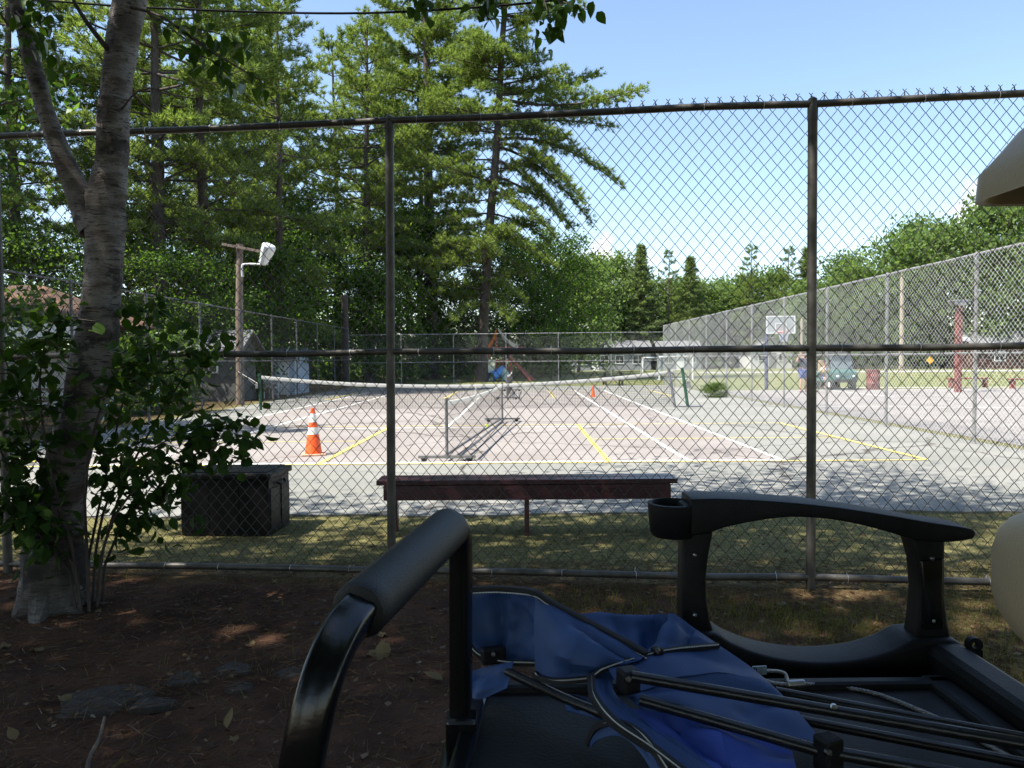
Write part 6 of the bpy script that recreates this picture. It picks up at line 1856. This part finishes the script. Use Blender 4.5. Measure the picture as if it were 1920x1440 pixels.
t1 = ctube([(1185, 1268, 1.13), (2020, 1412, .98)], .0085)
ctube([(1200, 1312, 1.105), (1552, 1412, 1.02)], .0085)
ctube([(1455, 1296, 1.24), (2020, 1402, 1.06)], .0075)
ctube([(1500, 1350, 1.16), (2020, 1450, .99)], .0075)
ctube([(1545, 1408, 1.02), (2020, 1492, .93)], .009)
ctube([(945, 1256, 1.315), (1060, 1310, 1.22), (1160, 1350, 1.14), (1230, 1380, 1.10)], .0080)
for (x, y, d, s) in ((1178, 1275, 1.14, (.03, .03, .036)), (1553, 1412, 1.018, (.03, .03, .05)), (1232, 1222, 1.24, (.018, .02, .016)), (925, 1228, 1.335, (.045, .02, .03))):
    g = G(); g.box(at(x, y, d), s, .35); hb = build('joint', g, M_blackplastic, chair_, bevel=.005)
    g = G(); g.lathe([(.005, -.003), (.006, 0), (.004, .004)], at(x, y - 2, d - s[1] * .55), 10, axis=(0, -1, .2)); build('rivet', g, M_blacktube, hb)
g = G(); g.lathe([(.005, 0), (.006, .002), (.003, .006)], at(1563, 1328, 1.055), 10); build('rivet', g, M_alu, t1)


# ---- steel cable with loop and tag
def dk(px, py, z=ZD + .004):
    return gnd(px, py, z)


sc0 = dk(1500, 1283); rope = thing('steel_cable', 'twisted steel cable with crimped loop and pale tag on the deck', 'cable', sc0)
P = smooth_path([dk(1505, 1282, ZD + .012), dk(1560, 1286), dk(1640, 1300), dk(1720, 1330), dk(1790, 1362), dk(1850, 1396), dk(1905, 1425)], 120)
tt = np.linspace(0, 1, len(P)) * 260
tg = np.gradient(P, axis=0); tg /= np.linalg.norm(tg, axis=1, keepdims=True); sd = np.cross(tg, (0, 0, 1)); up = np.cross(sd, tg)
Pd = np.stack([np.interp(np.linspace(0, len(P) - 1, 620), np.arange(len(P)), P[:, i]) for i in range(3)], 1)
tg = np.gradient(Pd, axis=0); tg /= np.linalg.norm(tg, axis=1, keepdims=True); sd = np.cross(tg, (0, 0, 1)); up = np.cross(sd, tg); th = np.linspace(0, 150, len(Pd))
strands = np.stack([Pd + .0019 * (np.cos(th + o)[:, None] * sd + np.sin(th + o)[:, None] * up) for o in (0, 2.094, 4.189)], 0)
v, f = tubes_fast(strands, .0019, 5)
raw_obj('rope', mesh_fast('rope', v - sc0, f), M_steelrope, rope)
g = G(); g.tube([dk(1476, 1283, ZD + .013), dk(1508, 1281, ZD + .013)], .007, 12); build('ferrule', g, M_alu, rope, bevel=.002)
g = G(); g.tube(smooth_path([dk(1478, 1282, ZD + .013), dk(1470, 1262, ZD + .02), dk(1440, 1258, ZD + .03), dk(1415, 1262, ZD + .03), dk(1440, 1278, ZD + .02), dk(1478, 1284, ZD + .012)], 40), .0034, 8); build('loop', g, M_steelrope, rope, smooth=True)
g = G(); g.box(dk(1424, 1257, ZD + .035), (.026, .003, .016), .1, R=None); tagp = build('tag', g, M_taglabel, rope)
g = G()
for i in range(3): g.box(dk(1411 + i * 3, 1255, ZD + .0375) + (0, -.004, 0), (.0012, .001, .010), .1)
build('tag_print', g, mat('tag_ink', (.06, .07, .2), .6), tagp)

# ================================================================== litter on the ground
rng = np.random.default_rng(77)
nG = 30000
gx = rng.uniform(-6.5, 8.5, nG * 3); gy = rng.uniform(2.0, 7.3, nG * 3)
fy = 5.072 - .0979 * gx
cl = np.sin(gx * 2.1 + 1) * np.sin(gy * 3.3 + gx) + .6 * np.sin(gx * 5.3 - gy * 4.1) + .5 * np.sin(gx * 11 + gy * 9)
prob = np.where(gy > fy + .1, .55 + .3 * (cl > 0), np.where(gx > .6, .24 * (cl > .0) + .05 + .25 * (np.abs(gy - fy) < .25), .035 + .10 * (cl > .8) + .05 * (np.abs(gy - fy) < .2)))
keep = rng.uniform(size=len(gx)) < prob
gx, gy = gx[keep][:nG], gy[keep][:nG]; n = len(gx)
P = np.stack([gx, gy, np.full(n, -.012)], 1)
D = rng.normal(size=(n, 3)) * .55 + (0, 0, 1); D /= np.linalg.norm(D, axis=1, keepdims=True)
v, f = blade_tris(P, D, rng.uniform(.025, .085, n), rng.uniform(.003, .006, n), rng)
o = raw_obj('grass', mesh_fast('grass', v, f), L_grass); tag(o, 'short dry grass along both sides of the near fence', 'grass', kind='stuff')
# brighter tufts
n = 7000; cs = [gnd(x, y)[:2] for x, y in ((1075, 1130), (1140, 1135), (1500, 1160), (1560, 1175), (1520, 1190), (1850, 1140), (1900, 1160), (1870, 1090), (1890, 1250), (1420, 1150), (1350, 1140), (1650, 1200), (1800, 1160), (1860, 1200), (1900, 1120))]
ci = rng.integers(0, len(cs), n); P = np.array(cs)[ci] + rng.normal(size=(n, 2)) * (.30, .15); P = np.concatenate([P, np.full((n, 1), -.01)], 1)
D = rng.normal(size=(n, 3)) * .5 + (0, 0, 1); D /= np.linalg.norm(D, axis=1, keepdims=True)
v, f = blade_tris(P, D, rng.uniform(.03, .11, n), rng.uniform(.002, .005, n), rng)
o = raw_obj('grass', mesh_fast('grass_tufts', v, f), L_grass); tag(o, 'longer green and straw grass tufts in the brown litter', 'grass', kind='stuff')
n = 42000; P = np.stack([rng.uniform(-5, 7.5, n), rng.uniform(1.9, 5.6, n), rng.uniform(0.0, .012, n)], 1)
D = rng.normal(size=(n, 3)) * (1, 1, .12); D /= np.linalg.norm(D, axis=1, keepdims=True)
v, f = blade_tris(P, D, rng.uniform(.05, .12, n), .0035, rng)
o = raw_obj('pine_needles', mesh_fast('needle_litter', v, f), L_litter); tag(o, 'brown fallen pine needles covering the near ground', 'litter', kind='stuff')
n = 6500; P = np.stack([rng.uniform(-5, 7.5, n), rng.uniform(2.0, 6.6, n), rng.uniform(.002, .015, n)], 1)
v, f = leaf_quads(P, rng.uniform(.015, .06, n), rng); v[:, 2] = np.repeat(P[:, 2], 4) + (v[:, 2] - np.repeat(P[:, 2], 4)) * .25
o = raw_obj('leaf_litter', mesh_fast('leaf_litter', v, f), L_litter); tag(o, 'small crumpled brown leaves strewn over the near ground', 'litter', kind='stuff')

DRY = [leaf_mesh('fallen_leaf', .13, .085, .5, -.35, L_paleleaf), leaf_mesh('fallen_leaf', .12, .07, -.45, .3, L_paleleaf)]
for sd_ in range(2):                                                     # lobed dry leaf, crumpled
    r_ = random.Random(sd_ + 5); pts = []; nl = 22
    for i in range(nl):
        t = 2 * math.pi * i / nl; q = .06 * (.55 + .38 * abs(math.cos(2.5 * t)) + r_.uniform(-.1, .12)) * (1.25 if -1.2 < math.atan2(math.sin(t), math.cos(t)) < 1.2 else .85)
        pts.append((q * math.cos(t), q * math.sin(t), .016 * math.sin(2 * t + sd_ * 1.4) + .008 * math.sin(5 * t) + r_.uniform(-.003, .005)))
    inner = [(p[0] * .5, p[1] * .5, p[2] * .3 + .006) for p in pts]
    fcs = [(0, i + 1, (i + 1) % nl + 1) for i in range(nl)] + [(i + 1, nl + i + 1, nl + (i + 1) % nl + 1, (i + 1) % nl + 1) for i in range(nl)]
    me = bpy.data.meshes.new('fallen_leaf'); me.from_pydata([(0, 0, 0.004)] + inner + pts, [], fcs); me.shade_smooth(); me.materials.append(L_paleleaf); DRY.append(me)
for i, (px, py, s, lab) in enumerate((
    (705, 1222, 1.9, 'large pale curled dead leaf left of the grab bar post'), (718, 1190, .9, 'small pale dead leaf above the large curled one'),
    (830, 1275, 1.2, 'yellowish dead leaf touching the grab bar post'), (772, 1272, .8, 'brown dead leaf between the two pale ones by the post'),
    (115, 1307, 1.0, 'pale dead leaf left of the flat grey stone'), (225, 1432, .9, 'yellow dead leaf at the bottom edge'),
    (425, 1365, 1.0, 'reddish dead leaf at the bottom centre left'), (475, 1200, .9, 'pale crumpled leaf left of the grab bar curve'),
    (65, 1218, 1.0, 'dead leaf near the birch roots'), (8, 1212, .9, 'yellowish leaf at the left edge below the birch'), (30, 1387, .8, 'grey dead leaf in the lower left corner'),
    (190, 1142, .8, 'pale leaf at the foot of the birch'), (1700, 1178, 1.1, 'pale dead leaf seen through the armrest'), (1905, 1255, 1.0, 'sunlit leaf right of the cart deck'),
    (1500, 1128, .9, 'dead leaf below the fence post seen through the armrest'), (1360, 1118, .8, 'dead leaf left in the armrest opening'), (440, 1385, .6, 'tiny yellow leaf beside the reddish one'),
    (515, 1090, .7, 'pale leaf under the bottom fence rail'))):
    p = gnd(px, py, .012); o = raw_obj('fallen_leaf', DRY[(i + 2) % 4], None); o.location = p; o.rotation_euler = (lrng.gauss(0, .25), lrng.gauss(0, .25), lrng.uniform(0, 6.28)); o.scale = (s * .62,) * 3
    tag(o, lab, 'leaf', 'fallen leaves')
for i, (px, py, sx, sy, lab) in enumerate(((190, 1308, .19, .17, 'largest flat grey stone sunk in the ground at lower left'), (285, 1315, .10, .07, 'small dark flat stone right of the largest one'), (345, 1268, .085, .085, 'flat grey stone above the reddish litter patch'),
                                          (438, 1250, .09, .08, 'flat grey stone farther right with pale edge'), (450, 1285, .07, .05, 'small grey stone below the pale edged one'), (545, 1258, .07, .06, 'flat stone beside the curve of the grab bar'))):
    p = gnd(px, py, 0); r_ = random.Random(i + 3); n = 14
    ring = lambda q, z: [p + (sx * q * math.cos(t) * (1 + .16 * math.sin(3 * t + i) + .1 * math.sin(5 * t + 2 * i)), sy * q * math.sin(t) * (1 + .16 * math.sin(2 * t + i)), z + .003 * math.sin(4 * t)) for t in np.linspace(0, 2 * math.pi, n, endpoint=False)]
    g = G(); R = [ring(1.05, -.03), ring(1.0, -.014), ring(.9, -.004), ring(.45, .000)]; v = np.array([q for r in R for q in r])
    ff = [(a * n + j, a * n + (j + 1) % n, (a + 1) * n + (j + 1) % n, (a + 1) * n + j) for a in range(3) for j in range(n)] + [tuple(3 * n + j for j in range(n))]
    g.add(v, ff); o = build('stone', g, M_stone, org=p, smooth=True); tag(o, lab, 'stone', 'flat stones in the ground')
p = gnd(180, 1400, .012)
g = G(); g.tube(smooth_path([gnd(196, 1345, .014), gnd(186, 1385, .016), gnd(168, 1420, .014), gnd(160, 1470, .012)], 14), np.linspace(.006, .009, 13)[:len(smooth_path([(0, 0, 0), (1, 0, 0), (2, 0, 0), (3, 0, 0)], 14))], 7)
o = build('fallen_twig', g, M_twig, org=p, smooth=True); tag(o, 'thin crooked twig lying at the bottom left', 'twig')
